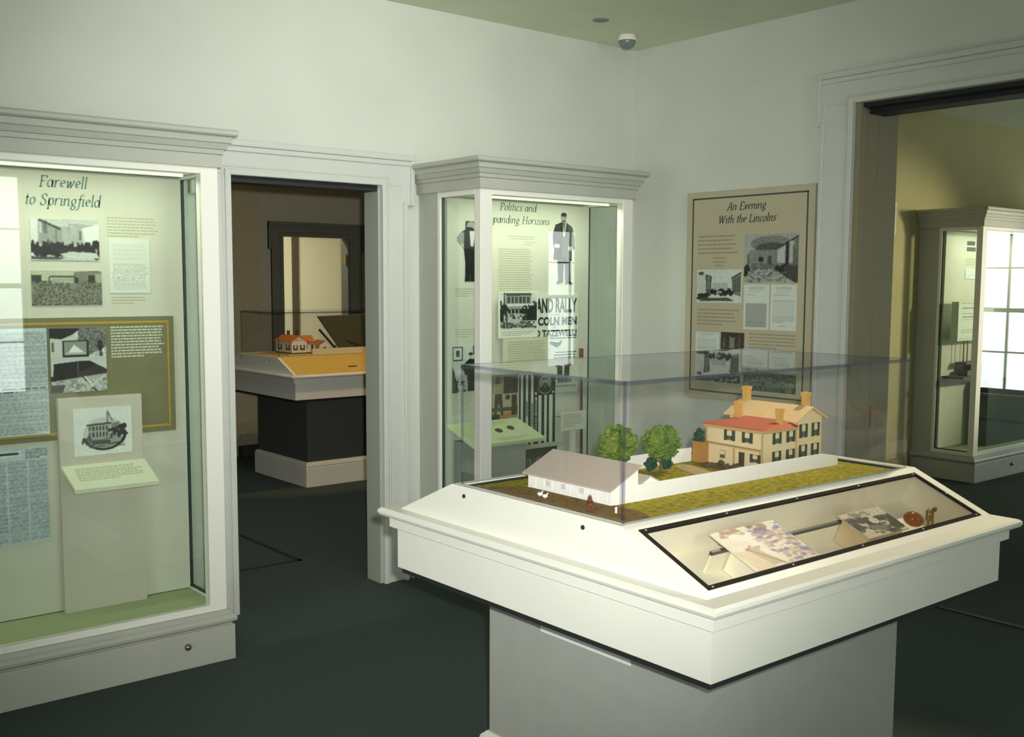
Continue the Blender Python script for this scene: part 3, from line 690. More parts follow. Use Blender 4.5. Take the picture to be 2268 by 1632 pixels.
# sitting room photograph at the left, colour picture, banner
p = Pic(90, 130, .74, seed=71)
p.rect(.0, .0, 1, .3, .8).rect(.02, .02, .42, .32, .2).rect(.06, .05, .38, .29, .82).rect(.15, .1, .3, .24, .4).ell(.22, .16, .05, .05, .2).rect(.83, 0, .88, .2, .3).ell(.74, .22, .07, .05, .72).ell(.74, .18, .09, .03, .15).poly([(.35, .45), (.7, .28), (.95, .3), (1, .62), (.5, .62)], .12).poly([(0, .42), (.18, .7), (.2, 1), (0, 1)], .14).ell(.3, .62, .2, .12, .82).rect(.6, .55, 1, .97, .12).rect(.1, .75, .55, .98, .2).ell(.35, .9, .1, .08, .8).blobs((.2, .7, .6, .95), 14, .05, .03, .7).noise(.06, 2).blur(1)
tag(picture('photograph', PB, 3.287, 3.45, 1.018, 1.268, p.a), 'dark photograph of a seated man under a framed portrait, left in the corner case', 'photograph')
p = Pic(80, 124, (.62, .58, .46), seed=73)
p.rect(0, 0, 1, .42, (.50, .50, .42)).rect(.45, .05, 1, .5, (.22, .22, .18)).noise(.1, 4, (.4, 0, 1, .5)).ell(.22, .13, .09, .09, (.34, .24, .18)).rect(.05, .2, .42, .45, (.62, .56, .44)).rect(0, .42, 1, .7, (.68, .63, .52)).poly([(.12, .42), (.38, .42), (.44, .9), (.36, .9), (.25, .6), (.18, .88), (.08, .88)], (.24, .2, .18)).rect(0, .72, 1, .8, (.3, .26, .18)).poly([(.25, .92), (1, .78), (1, .86), (.35, 1)], (.68, .44, .24)).rect(0, .86, .3, 1, (.2, .15, .12)).rect(.75, .45, .95, .9, (.24, .2, .14)).ell(.6, .5, .09, .06, (.26, .24, .16)).noise(.05, 2).blur(1)
tag(picture('colour_picture', PB, 3.552, 3.735, .85, 1.10, p.a, t=.006), 'brown colour picture of a man standing outdoors, beside the striped banner', 'picture')
bn = thing('striped_banner', 'black and white striped banner with an oval portrait, in the corner case', 'banner', (3.88, 4.465, .7))
B().box(3.738, 4.010, 4.460, 4.468, .690, 1.12).build('banner_cloth', mat('banner_cream', (206, 210, 186), .85), bn)
PN = BACK(4.460); g = B()
for u0, u1 in ((3.740, 3.752), (3.769, 3.789), (3.806, 3.826), (3.846, 3.882), (3.906, 3.926), (3.946, 3.962), (3.990, 4.008)): board(g, PN, u0, u1, .692, 1.09, 0, .001)
board(g, PN, 3.846, 4.008, .97, 1.09, 0, .0012)
g.build('stripe_print', mat('banner_black', (30, 40, 46), .85), bn)
p = Pic(60, 80, .13, seed=77)
p.ell(.5, .48, .42, .46, .62).poly([(.1, .95), (.3, .62), (.7, .62), (.9, .95)], .14).ell(.5, .40, .16, .2, .7).poly([(.34, .2), (.66, .2), (.68, .34), (.6, .27), (.4, .27), (.32, .34)], .14).ell(.5, .56, .13, .07, .2).poly([(.45, .62), (.55, .62), (.5, .8)], .7).put(((p.X-.5)/.42)**2+((p.Y-.48)/.46)**2 > 1, .12).blur(1)
picture('portrait_print', PN, 3.875, 3.985, .99, 1.085, p.a, n0=.0013, t=.0006, parent=bn)
g = B()
for i in range(17):
    a = math.radians(200+140*i/16); c = (3.93+.058*math.cos(a), 1.035+.056*math.sin(a)); board(g, PN, c[0]-.002, c[0]+.002, c[1]-.003, c[1]+.003, .0013, .002)
for c in ((3.862, .982), (3.992, .985), (3.864, .955), (3.864, .865)): g.lathe([(.0075, .0014), (.0075, .002)], PN.p(c[0], c[1], 0)+Vector((0, -.0034, 0)), 'Y', 10)
for i in range(7): board(g, PN, 3.858, 3.870, .875+.011*i, .881+.011*i, .0012, .002)
for i in range(9): board(g, PN, 3.858, 3.870, .745+.012*i, .751+.012*i, .0012, .002)
g.build('pale_print', mat('banner_cream', (206, 210, 186)), bn)
for u, v0, n in ((3.797, .86, 8), (3.836, .80, 12), (3.914, .79, 12)):
    g = B()
    for i in range(n): board(g, PN, u-.006, u+.006, v0+.011*i, v0+.011*i+.006, .0005, .0014)
    g.build('dark_print', mat('banner_black', (30, 40, 46)), bn)
# sloped plinth with two medals
sp = thing('sloped_stand', 'grey stand with a pale green sloped top, in the corner case', 'stand', (3.47, 4.33, .236))
B().box(3.262, 3.60, 4.235, 4.42, .236, .775).build('stand_body', mat('stand_grey', (150, 154, 146), .6), sp)
s = B(); s.hexa([(3.235, 4.215, .757), (3.715, 4.215, .757), (3.715, 4.447, .842), (3.235, 4.447, .842), (3.235, 4.205, .778), (3.715, 4.205, .778), (3.715, 4.447, .860), (3.235, 4.447, .860)])
st = s.build('sloped_top', mat('top_green', (206, 222, 172), .6), sp, bevel=.002)
sv = Vector((0, .242, .082)).normalized(); SB = Plane((3.235, 4.205, .778), (1, 0, 0), sv)
text_lines(SB, .12, .40, .235, .012, 4, text_m, st, 81); text_lines(SB, .18, .42, .05, .012, 3, text_m, st, 82)
for k, (u, v) in enumerate(((.252, .126), (.345, .142))):
    o = tag(B().lathe([(.021, 0), (.022, .003), (.019, .006), (.001, .007)], (0, 0, 0), n=20).build('medal', mat('medal_bronze', (84, 78, 54), .4, metal=.4)), ('dark oval medal on the sloped green top, nearer the left post' if k == 0 else 'dark oval medal on the sloped green top, nearer the striped banner'), 'medal', 'medals on the sloped stand')
    o.location = SB.p(u, v, .0005); o.rotation_euler = (math.atan2(.082, .242), 0, 0)
sg = thing('name_board', 'dark lettered board with a pale ledge, low in the corner case', 'board', (3.79, 4.36, .5))
B().box(3.655, 3.930, 4.352, 4.372, .236, .700).build('board_face', mat('board_dark', (62, 70, 66), .7), sg)
B().box(3.628, 3.950, 4.325, 4.372, .700, .715).build('ledge', mat('ledge_pale', (176, 182, 164), .6), sg)
B().box(3.640, 3.660, 4.345, 4.372, .236, .69).build('side_strip', mat('ledge_pale', (176, 182, 164)), sg)
block_text('LINCOLN', BACK(4.352), 3.682, 3.92, .565, .645, mat('letter_grey', (140, 148, 140), .7), sg, bold=-.005)
lb = thing('label_card', 'small white label card standing in front of the dark rod', 'label card', (4.1, 4.40, .76))
B().box(3.995, 4.185, 4.392, 4.397, .764, .872).build('card', mat('label_white', (222, 222, 206), .7), lb)
B().box(4.07, 4.11, 4.397, 4.402, .236, .80).build('prop', mat('label_white', (222, 222, 206)), lb)
text_lines(BACK(4.392), 4.01, 4.17, .857, .013, 6, text_m, lb, 85)
rod = thing('wooden_rod', 'dark brown wooden rod leaning upright at the right of the corner case', 'rod', (4.19, 4.42, .236))
B().tube((4.190, 4.425, .236), (4.184, 4.432, 1.20), .0085, 10).build('shaft', mat('rod_brown', (72, 52, 36), .5), rod)
B().tube((4.1842, 4.4318, 1.165), (4.1838, 4.4322, 1.225), .0125, 10).build('rod_end', mat('rod_red', (110, 60, 40), .5), rod)
tag(B().tube((4.03, 4.45, .838), (4.06, 4.44, .832), .003, 6).tube((4.03, 4.45, .838), (4.005, 4.458, .845), .002, 6).build('small_pin', brass_m), 'tiny brass pin fixed between the striped banner and the label card', 'pin')

# ================================================================= CASE IN THE RIGHT HAND ROOM
text_lines(PB, 8.65, 8.80, 1.965, .05, 2, ink2_m, panC, 91, h=.7, last=1)
text_lines(PB, 8.64, 8.9, 1.82, .016, 4, text_m, panC, 92)
tag(picture('label_sheet', PB, 8.64, 8.80, 1.65, 1.735, Pic(30, 20, .88).text(.1, .1, .9, .9, 5, .75).a), 'pale blue label sheet above the big document, in the right hand room case', 'label')
p = Pic(110, 90, .86, seed=93); p.text(.08, .03, .95, .07, 1, .6).rect(.1, .16, 1, .18, .3).rect(.1, .30, 1, .315, .4).rect(.12, .38, 1, .40, .3).rect(.1, .46, .9, .47, .55).rect(.1, .7, .42, .8, .72).rect(.12, .72, .4, .78, .8).rect(.6, .64, .9, .82, .35).rect(.64, .66, .86, .8, .8).text(.05, .9, .95, .98, 2, .7)
tag(picture('document_board', BACK(4.40), 8.31, 8.90, 1.14, 1.46, p.a, t=.06, tint=(.96, 1, .88)), 'thick document board hung in the right hand room case', 'document')
for i, x in enumerate((8.50, 8.56, 8.64, 8.69)):
    tag(B().tube((x, 4.38, .96), (x, 4.38, 1.14), .005, 6).build('thin_post', mat('post_brown', (150, 96, 50), .5)), '%s of the thin brown posts under the document board' % ('leftmost', 'second from the left', 'third from the left', 'rightmost')[i], 'post', 'thin posts below the document board')
ex = thing('dark_model', 'dark shelf with a black and blue model, in the right hand room case', 'model', (8.5, 4.36, .84))
B().box(8.32, 8.86, 4.28, 4.468, .83, .845).build('shelf', mat('shelf_dark', (70, 74, 58), .6), ex)
b = B(); b.box(8.48, 8.86, 4.33, 4.42, .845, .89); b.box(8.56, 8.84, 4.34, 4.41, .89, .93); b.box(8.46, 8.9, 4.33, 4.43, .945, .958)
b.lathe([(.04, -.01), (.045, .0), (.04, .01)], (8.6, 4.33, .875), 'Y', 16).lathe([(.04, -.01), (.045, .0), (.04, .01)], (8.74, 4.33, .875), 'Y', 16)
b.build('model_body', mat('model_black', (36, 42, 62), .4), ex)
B().lathe([(.02, -.02), (.026, 0), (.02, .02)], (8.61, 4.315, .91), 'Y', 14).build('model_disc', mat('disc_tan', (180, 140, 100), .5), ex)
tag(B().box(8.75, 10.0, 4.28, 4.44, .236, .78).build('dark_crate', mat('crate_dark', (66, 74, 62), .7)), 'dark block standing on the floor of the right hand room case', 'block')

# ================================================================= TAN TEXT PANEL ON THE RIGHT WALL
PR = RIGHT(XR-.020)
tpn = thing('wall_panel', 'tan text panel with a dark border line on the wall right of the corner', 'wall panel', (XR-.01, 3.79, .93))
B().box(XR-.02, XR, 3.345, 4.232, .925, 2.132).build('panel_board', tan_m, tpn, bevel=.002)
g = B()
for a in ((-4.188, -3.386, 2.088, 2.097), (-4.188, -3.386, .966, .975), (-4.188, -4.179, .97, 2.095), (-3.395, -3.386, .97, 2.095)): board(g, PR, *a, 0, .0012)
g.build('border_line', ink2_m, tpn)
lettering('An Evening', PR, -3.796, 2.017, .063, ink2_m, tpn, .272)
lettering('With the Lincolns', PR, -3.792, 1.945, .063, ink2_m, tpn, .402)
text_lines(PR, -4.141, -3.852, 1.878, .024, 5, text2_m, tpn, 101, h=.35, last=1)
text_lines(PR, -4.03, -3.93, 1.752, .022, 3, text2_m, tpn, 102, h=.35, last=.6, centre=True)
text_lines(PR, -4.136, -3.83, 1.452, .021, 5, text2_m, tpn, 103, h=.35)
text_lines(PR, -3.755, -3.44, 1.322, .019, 5, text2_m, tpn, 104, h=.35); text_lines(PR, -3.57, -3.45, 1.232, .019, 1, text2_m, tpn, 105, h=.35, last=.9)
p = Pic(110, 100, .66, seed=111)      # room interior
p.poly([(0, 0), (1, 0), (1, .02), (.55, .32), (.1, .34), (0, .2)], .66).ell(.5, .2, .38, .16, .42, .7).ell(.52, .3, .3, .12, .25, .8).poly([(.1, .33), (.58, .33), (.6, .72), (.08, .72)], .52).poly([(.58, .33), (1, .06), (1, .95), (.6, .75)], .46).poly([(.62, .34), (.76, .25), (.76, .6), (.62, .6)], .74).line(.58, .32, 1, .06, .012, .2).rect(.77, .18, .83, .8, .15).rect(.84, .16, .93, .6, .7).poly([(.9, .2), (1, .5), (1, 1), (.9, .8)], .4)
p.ell(.32, .52, .05, .05, .1).rect(.06, .4, .09, .7, .35).rect(.45, .45, .52, .7, .3).blobs((0, .68, .12, .9), 14, .04, .06, .12).blobs((.15, .62, .55, .72), 30, .03, .04, .4).blobs((.6, .68, .8, .85), 30, .05, .05, .12).blobs((.8, .7, 1, .95), 30, .05, .05, .25).poly([(.1, .75), (.6, .74), (.95, 1), (0, 1)], .66).blobs((.05, .76, .8, 1), 70, .03, .012, .4).noise(.07, 2).blur(1)
picture('photograph', PR, -3.80, -3.44, 1.608, 1.875, p.a, t=.002, parent=tpn)
p = Pic(100, 80, .84, seed=113)       # street scene
p.rect(.02, .06, .2, .78, .8).ell(.1, .12, .06, .05, .3).poly([(.2, .14), (.34, .2), (.32, .8), (.22, .82)], .35).rect(.24, .2, .3, .6, .5).rect(.36, .4, .7, .62, .72).poly([(.78, .26), (.98, .1), (.98, .8), (.8, .72)], .5)
for i in range(4): p.rect(.82+.04*i, .3-.03*i, .84+.04*i, .68, .28)
p.line(.78, .26, .98, .1, .014, .2).blobs((.35, .62, .8, .74), 40, .03, .05, .15).blobs((.02, .74, .25, .88), 16, .05, .04, .2).poly([(.02, .86), (.7, .84), (.85, .93), (.1, .95)], .32).ell(.52, .68, .06, .04, .65).noise(.05, 2).blur(1)
picture('photograph', PR, -4.143, -3.815, 1.49, 1.682, p.a, t=.002, parent=tpn)
def page(seed, dense):
    p = Pic(70, 110, .86, seed=seed)
    p.text(.2, .05, .8, .2, 4, .66, fill=.3).text(.12, .22, .9, .26, 1, .5, fill=.3)
    if dense: p.rect(.08, .42, .92, .95, .72).text(.1, .42, .9, .95, 26, .55, fill=.5)
    else: p.text(.1, .34, .9, .84, 14, .66, fill=.35)
    return p.text(.35, .88, .7, .93, 1, .6).noise(.02, 2).blur(1)
picture('page', PR, -3.797, -3.624, 1.345, 1.597, page(121, True).a, t=.002, parent=tpn)
picture('page', PR, -3.613, -3.442, 1.345, 1.597, page(122, False).a, t=.002, parent=tpn)
picture('page', PR, -4.145, -3.968, 1.195, 1.318, page(123, False).a, t=.002, parent=tpn)
p = Pic(60, 50, .2, seed=125); p.rect(0, .0, 1, 1, .26).rect(.38, .15, .58, .9, .55).rect(.1, .3, .2, .9, .4).rect(.75, .3, .84, .9, .4).ell(.5, .2, .1, .1, .2).noise(.08, 3).blur(2)
picture('photograph', PR, -3.955, -3.788, 1.222, 1.322, p.a, t=.002, parent=tpn, tint=(1, .96, .82))
p = Pic(100, 60, .74, seed=127); p.rect(.1, .1, .2, .95, .4).rect(.25, .3, .9, .7, .55).rect(.6, .1, .68, .9, .35).blobs((0, .7, 1, 1), 50, .05, .06, .25).noise(.08, 2).blur(1)
picture('photograph', PR, -4.145, -3.807, 1.03, 1.17, p.a, t=.002, parent=tpn)
picture('page', PR, -3.785, -3.622, 1.118, 1.222, page(129, False).a, t=.002, parent=tpn)
picture('page', PR, -3.612, -3.432, 1.118, 1.222, page(130, False).a, t=.002, parent=tpn)
p = Pic(100, 40, .35, seed=131); p.poly([(0, .4), (.4, .2), (1, .5), (1, .7), (0, .8)], .5).noise(.15, 3).blur(1)
picture('photograph', PR, -3.785, -3.432, 1.0, 1.105, p.a, t=.002, parent=tpn, tint=(.9, 1, .88))

# ================================================================= EXHIBIT TABLES
TW, TD = 1.329, 1.253
def exhibit_table(ax, ay, label, tray, slope_m, ped_m=ped_m):
    t = thing('exhibit_table', label, 'exhibit table', (ax+TW/2, ay+TD/2, 0))
    X1, Y1 = ax+TW, ay+TD; q = .205
    ped = B().box(ax+q, X1-q, ay+q, Y1-q, 0, .70).build('pedestal', ped_m, t)
    R = lambda o, z: [(ax+q-o, ay+q-o, z), (X1-q+o, ay+q-o, z), (X1-q+o, Y1-q+o, z), (ax+q-o, Y1-q+o, z)]
    B().loft([R(.025, 0), R(.025, .150), R(.022, .157), R(.026, .163), R(.02, .183), R(.006, .196)]).build('base_moulding', table_m, t)
    R = lambda o, z: [(ax-o, ay-o, z), (X1+o, ay-o, z), (X1+o, Y1+o, z), (ax-o, Y1+o, z)]
    B().loft([R(0, .714), R(0, .842), R(.018, .842), R(.018, .878), R(-.02, .878)], False).build('apron', table_m, t)
    B().box(ax+.01, X1-.01, ay+.01, Y1-.01, .696, .716).build('apron_shade', dark_m, t)  # dark slab showing below the apron edge; the apron's shadow as colour
    B().loft([R(.030, .876), R(.041, .880), R(.045, .888), R(.044, .896), R(.036, .902), R(-.03, .9025)], False).build('rim', table_m, t)
    # trapezoid body: end panels, the two slopes, platform ring around the recessed model bed
    ya, yb = ay+.284, Y1-.284; f0, f1 = ay+.016, Y1-.016
    prof = lambda x: [(x, f0, .902), (x, f1, .902), (x, yb, 1.02), (x, ya, 1.02)]
    for xa in (ax+.001, X1-.021):
        e = B().prism(prof(xa), (.02, 0, 0)).build('end_panel', table_m, t)
        if xa < ax+.1:
            for yy in (ay+.416, ay+.909): B().lathe([(.006, .0), (.006, -.003), (.001, -.004)], (xa, yy, .993), 'X', 10).build('screw', dark_m, e)
    b = B(); b.box(ax+.021, X1-.021, ya, ya+.022, .99, 1.02); b.box(ax+.021, X1-.021, yb-.022, yb, .99, 1.02)
    b.box(ax+.021, ax+.03, ya+.022, yb-.022, .99, 1.02); b.box(X1-.03, X1-.021, ya+.022, yb-.022, .99, 1.02)
    b.build('platform_edge', table_m, t, bevel=.0015, seg=1)
    b = B(); b.box(ax+.03, X1-.03, ya+.022, yb-.022, .965, .985)
    b.build('model_bed', dark_m, t)
    b = B(); b.box(ax+.03, ax+.033, ya+.022, yb-.022, .985, 1.016); b.box(X1-.033, X1-.03, ya+.022, yb-.022, .985, 1.016); b.box(ax+.033, X1-.033, yb-.025, yb-.022, .985, 1.016)
    b.build('bed_lining', dark_m, t)
    L = math.hypot(ya-f0, .118); S = Plane((ax, f0, .902), (1, 0, 0), (0, ya-f0, .118))
    S2 = Plane((X1, f1, .902), (-1, 0, 0), (0, yb-f1, .118))
    b = B(); board(b, S2, .021, TW-.021, 0, L, -.012, 0); b.build('rear_slope', slope_m, t)
    if not tray:
        b = B(); board(b, S, .021, TW-.021, 0, L, -.012, 0); board(b, S, .25, .30, .08, .095, 0, .001) if False else None
        b.build('front_slope', slope_m, t)
        return t, S
    u0, u1, v0, v1 = .034, TW-.044, .026, .266
    b = B(); board(b, S, .021, TW-.021, 0, v0, -.012, 0); board(b, S, .021, TW-.021, v1, L, -.012, 0); board(b, S, .021, u0, v0, v1, -.012, 0); board(b, S, u1, TW-.021, v0, v1, -.012, 0)
    b.build('front_slope', slope_m, t)
    d = .105
    b = B(); board(b, S, u0, u1, v0, v1, -d-.008, -d); board(b, S, u0-.004, u0, v0, v1, -d, -.012); board(b, S, u1, u1+.004, v0, v1, -d, -.012); board(b, S, u0, u1, v0-.004, v0, -d, -.012); board(b, S, u0, u1, v1, v1+.004, -d, -.012)
    b.build('tray_liner', mat('liner_cream', (242, 234, 208), .7), t)
    fr = B(); w = .013
    for a in ((u0, u1, v0, v0+w), (u0, u1, v1-w, v1), (u0, u0+w, v0+w, v1-w), (u1-w, u1, v0+w, v1-w)): board(fr, S, *a, -.004, .002)
    fr = fr.build('gasket_frame', black_m, t)
    for u, v in [(u0+.02+(u1-u0-.04)*i/4, vv) for i in range(5) for vv in (v0+w/2, v1-w/2)]+[(u1-w/2, (v0+v1)/2)]:
        b = B(); b.ball(S.p(u, v, .002), .0045, 1, (1, 1, .5)); b.build('screw', steel_m, fr, smooth=True)
    g = B(); board(g, S, u0+w, u1-w, v0+w, v1-w, -.003, .001); g.build('tray_pane', acryl_m, t)
    return t, S
AX, AY = 1.790, 1.468
tabA, SA = exhibit_table(AX, AY, 'large white exhibit table on a grey pedestal, holding the tan model house', True, table_m)
BX, BY = 3.77, 7.11
tabB, SBk = exhibit_table(BX, BY, 'second exhibit table seen through the doorway, under the white model house', False, mat('slope_tan', (196, 164, 84), .5, noise=.05, nscale=12), mat('pedestal_dark', (74, 76, 68), .8))
b = B(); board(b, SBk, .52, .60, .085, .10, 0, .001); b.build('caption_mark', blackink_m, tabB)
b = B(); b.box(AX+.203, AX+.205, AY+.44, AY+.805, .582, .600); b.build('batten_strip', mat('strip_white', (222, 224, 216), .6), tabA)

def acrylic_cover(ax, ay, label):
    x0, x1, y0, y1, z0, z1 = ax+.024, ax+TW-.024, ay+.300, ay+TD-.300, 1.020, 1.366; w = .006
    t = thing('acrylic_cover', label, 'display cover', ((x0+x1)/2, (y0+y1)/2, z0))
    for a in ((x0, x1, y0, y0+w), (x0, x1, y1-w, y1), (x0, x0+w, y0+w, y1-w), (x1-w, x1, y0+w, y1-w)): B().box(*a, z0, z1-w).build('side_pane', acryl_m, t)
    B().box(x0, x1, y0, y1, z1-w, z1).build('top_pane', acryl_m, t)
    e = .0045
    for x in (x0, x1):
        for y in (y0, y1): B().box(x-e*.3 if x == x0 else x-e, x+e if x == x0 else x+e*.3, y-e*.3 if y == y0 else y-e, y+e if y == y0 else y+e*.3, z0, z1).build('corner_edge', acedge_m, t)
    for y in (y0, y1): B().box(x0, x1, y-e*.4, y+e*.4, z1-.010, z1+.001).build('top_edge', acedge_m, t)
    for x in (x0, x1): B().box(x-e*.4, x+e*.4, y0, y1, z1-.010, z1+.001).build('top_edge', acedge_m, t)
    return t
acrylic_cover(AX, AY, 'clear acrylic cover over the tan model house and its yard')
acrylic_cover(BX, BY, 'clear acrylic cover over the white model house beyond the doorway')

# things in the slanted tray
def inset(u0, u1, v0, v1, n): return u0, u1, v0, v1, n
TU = lambda x: x-AX
p = Pic(130, 100, (.92, .88, .78), seed=141)
br, dk, bl = (.66, .50, .36), (.42, .30, .22), (.40, .40, .66)
p.ell(.22, .2, .16, .16, (.93, .88, .8)).blobs((.08, .0, .4, .16), 22, .05, .03, br, .7).ell(.26, .22, .1, .1, (.95, .92, .86)).poly([(.3, .3), (.55, .05), (.62, .4), (.4, .5)], (.96, .93, .87)).blobs((.55, .0, .75, .22), 20, .05, .04, dk, .6).blobs((.48, .2, 1, .95), 140, .035, .035, (.74, .60, .48), .6).blobs((.5, .05, 1, .95), 46, .04, .025, bl, .75).line(.3, .45, .12, .6, .012, br).poly([(.18, .5), (.42, .48), (.55, .95), (.3, .95)], br, .55).poly([(.42, .5), (.6, .9), (.5, .98), (.35, .6)], (.95, .91, .84)).poly([(.0, .5), (.2, .55), (.32, 1), (.05, 1)], (.88, .80, .66)).line(.2, .5, .5, 1, .012, dk, .6).blobs((.6, .5, .8, .65), 8, .06, .025, (.93, .89, .8)).noise(.035, 2).blur(1)
PIC = Plane(SA.p(0, 0, -.034), SA.U, SA.V)
k1 = thing('colour_picture', 'brown and blue picture on a stand, left half of the slanted glass tray', 'picture', SA.p(.4, .15, -.1))
picture('picture_print', PIC, .276, .535, .070, .232, p.a, t=.004, parent=k1)
b = B(); board(b, SA, .30, .50, .06, .17, -.103, -.036); b.build('picture_stand', mat('liner_cream', (242, 234, 208)), k1)
p = Pic(110, 80, (.80, .76, .66), seed=143)
k, m_ = (.18, .17, .13), (.45, .42, .34)
p.blobs((.0, .25, .5, .75), 40, .07, .08, k, .7).blobs((.5, .35, 1, .95), 50, .07, .08, k, .7).blobs((.2, .02, .6, .2), 20, .04, .03, m_, .6).ell(.55, .45, .1, .12, (.82, .78, .68)).ell(.7, .6, .09, .1, (.8, .76, .66)).blobs((.3, .6, .7, .95), 20, .05, .05, m_).noise(.08, 2).blur(1)
k2 = thing('grey_photograph', 'dark grey photograph on a block, right half of the slanted glass tray', 'photograph', SA.p(.88, .15, -.1))
picture('photo_print', PIC, .782, .985, .078, .190, p.a, t=.004, parent=k2, tint=(1, 1, 1))
b = B(); board(b, SA, .79, .97, .085, .175, -.103, -.036); b.build('photo_block', mat('block_tan', (214, 192, 150), .6), k2)
b = B(); board(b, SA, .232, .81, .176, .184, -.05, -.04); board(b, SA, .45, .46, .176, .184, -.104, -.05); board(b, SA, .80, .81, .176, .184, -.104, -.05)
tag(b.build('gap_shade', mat('gap_shade_dark', (70, 66, 58), .4)), 'thin dark strip for the shadow gap behind the two tray pictures', 'rail')  # dark colour stands in for the shadow gap behind the riser
b = B(); board(b, SA, .236, .80, .1765, .1835, -.1045, -.0505); b.build('tray_riser', mat('liner_cream', (242, 234, 208)), tabA)
eg = B(); eg.ball((0, 0, 0), .030, 3, (1, .78, .74)); eg = tag(eg.build('amber_egg', mat('amber', (150, 76, 22), .12), smooth=True), 'shiny amber brown egg shaped object in the slanted tray', 'ornament')
eg.location = SA.p(TU(2.852), .110, -.034); eg.rotation_euler = (.2, .35, -.9)
bs = thing('brass_trinket', 'small brass trinket of linked pieces beside the amber egg', 'trinket', SA.p(1.14, .1, -.1))
b = B(); q0 = SA.p(TU(2.915), .098, -.032)
b.tube(q0, q0+Vector((.03, .02, .012)), .006).build('trinket_bar', brass_m, bs)
B().ball(q0, .012, 2, (1, .7, 1)).build('trinket_knob', brass_m, bs, smooth=True)
b = B(); b.tube(q0+Vector((.03, .02, .012)), q0+Vector((.075, .022, .012)), .005).ball(q0+Vector((.075, .022, .012)), .010, 2, (1, .6, .8)).ball(q0+Vector((.05, .022, .012)), .008, 2); b.build('trinket_arm', brass_m, bs, smooth=True)
B().tube(q0+Vector((0, 0, -.07)), q0, .004).tube(q0+Vector((.06, .02, -.068)), q0+Vector((.06, .02, .01)), .004).build('trinket_leg', brass_m, bs)

# ================================================================= MODEL HOUSE AND YARD
ZM = 1.0
def mottle(name, c1, c2, c3, sc, ysplit=None):
    m = bpy.data.materials.new(name); m.use_nodes = True; nt = m.node_tree; b_ = nt.nodes['Principled BSDF']; b_.inputs['Roughness'].default_value = .95; b_.inputs['Specular IOR Level'].default_value = .1
    tc = nt.nodes.new('ShaderNodeTexCoord'); n1 = nt.nodes.new('ShaderNodeTexNoise'); n1.inputs['Scale'].default_value = sc; n1.inputs['Detail'].default_value = 6
    nt.links.new(tc.outputs['Object'], n1.inputs['Vector']); r = nt.nodes.new('ShaderNodeValToRGB'); e = r.color_ramp.elements
    e[0].position = .33; e[0].color = (*lin(c1), 1); e[1].position = .68; e[1].color = (*lin(c3), 1); k = e.new(.5); k.color = (*lin(c2), 1)
    nt.links.new(n1.outputs['Fac'], r.inputs[0]); nt.links.new(r.outputs[0], b_.inputs['Base Color'])
    n2 = nt.nodes.new('ShaderNodeTexNoise'); n2.inputs['Scale'].default_value = sc*14; nt.links.new(tc.outputs['Object'], n2.inputs['Vector'])
    bp = nt.nodes.new('ShaderNodeBump'); bp.inputs['Strength'].default_value = .6; bp.inputs['Distance'].default_value = .002; nt.links.new(n2.outputs['Fac'], bp.inputs['Height']); nt.links.new(bp.outputs[0], b_.inputs['Normal'])
    return m
grass_m = mottle('model_grass', (112, 112, 26), (156, 146, 36), (186, 166, 66), 60)
dirt_m = mottle('model_dirt', (104, 80, 48), (136, 106, 64), (128, 116, 58), 50)
path_m = mat('model_path', (176, 152, 108), .9, noise=.1, nscale=60)
yd = thing('model_yard', 'modelled yard of grass and brown dirt under the clear cover', 'model yard', (AX+TW/2, AY+TD/2, .985))
MS = .983          # the yard and its models are laid out at full size first, then scaled about one yard anchor
A0, A1 = Vector((2.77, 2.0, ZM)), Vector((2.7229, 1.966, 1.0102))
MODELS = [yd]
gx0, gx1, gy0, gy1 = (AX+.034)/MS, (AX+TW-.034)/MS, (AY+.307)/MS, (AY+TD-.307)/MS
def patch(name, poly, z, m):
    b = B(); b.prism([(x, y, z-.012 if name == 'ground_lawn' else z-.004) for x, y in poly], (0, 0, .012 if name == 'ground_lawn' else .004)); return b.build(name, m, yd)
patch('ground_lawn', [(gx0, gy0), (gx1, gy0), (gx1, gy1), (gx0, gy1)], ZM-.001, grass_m)
random.seed(3)
def wob(P, n=6, a=.006):
    o = []
    for (x0, y0), (x1, y1) in zip(P, P[1:]+P[:1]):
        for i in range(n): o.append((x0+(x1-x0)*i/n+random.uniform(-a, a)*(i > 0), y0+(y1-y0)*i/n+random.uniform(-a, a)*(i > 0)))
    return o
patch('dirt_patch', wob([(gx0, gy0+.002), (gx0+.12, gy0+.002), (2.01, 1.90), (2.01, 2.33), (1.94, gy1-.06), (gx0, gy1-.03)]), ZM+.001, dirt_m)
patch('garden_bed', wob([(2.40, 2.0), (2.95, 2.0), (2.80, 2.12), (2.76, 2.30), (2.70, 2.30), (2.62, 2.12)]), ZM+.0012, dirt_m)
patch('garden_path', wob([(2.50, 2.08), (2.56, 2.06), (2.67, 2.29), (2.64, 2.32), (2.60, 2.30)], 4, .003), ZM+.0018, path_m)

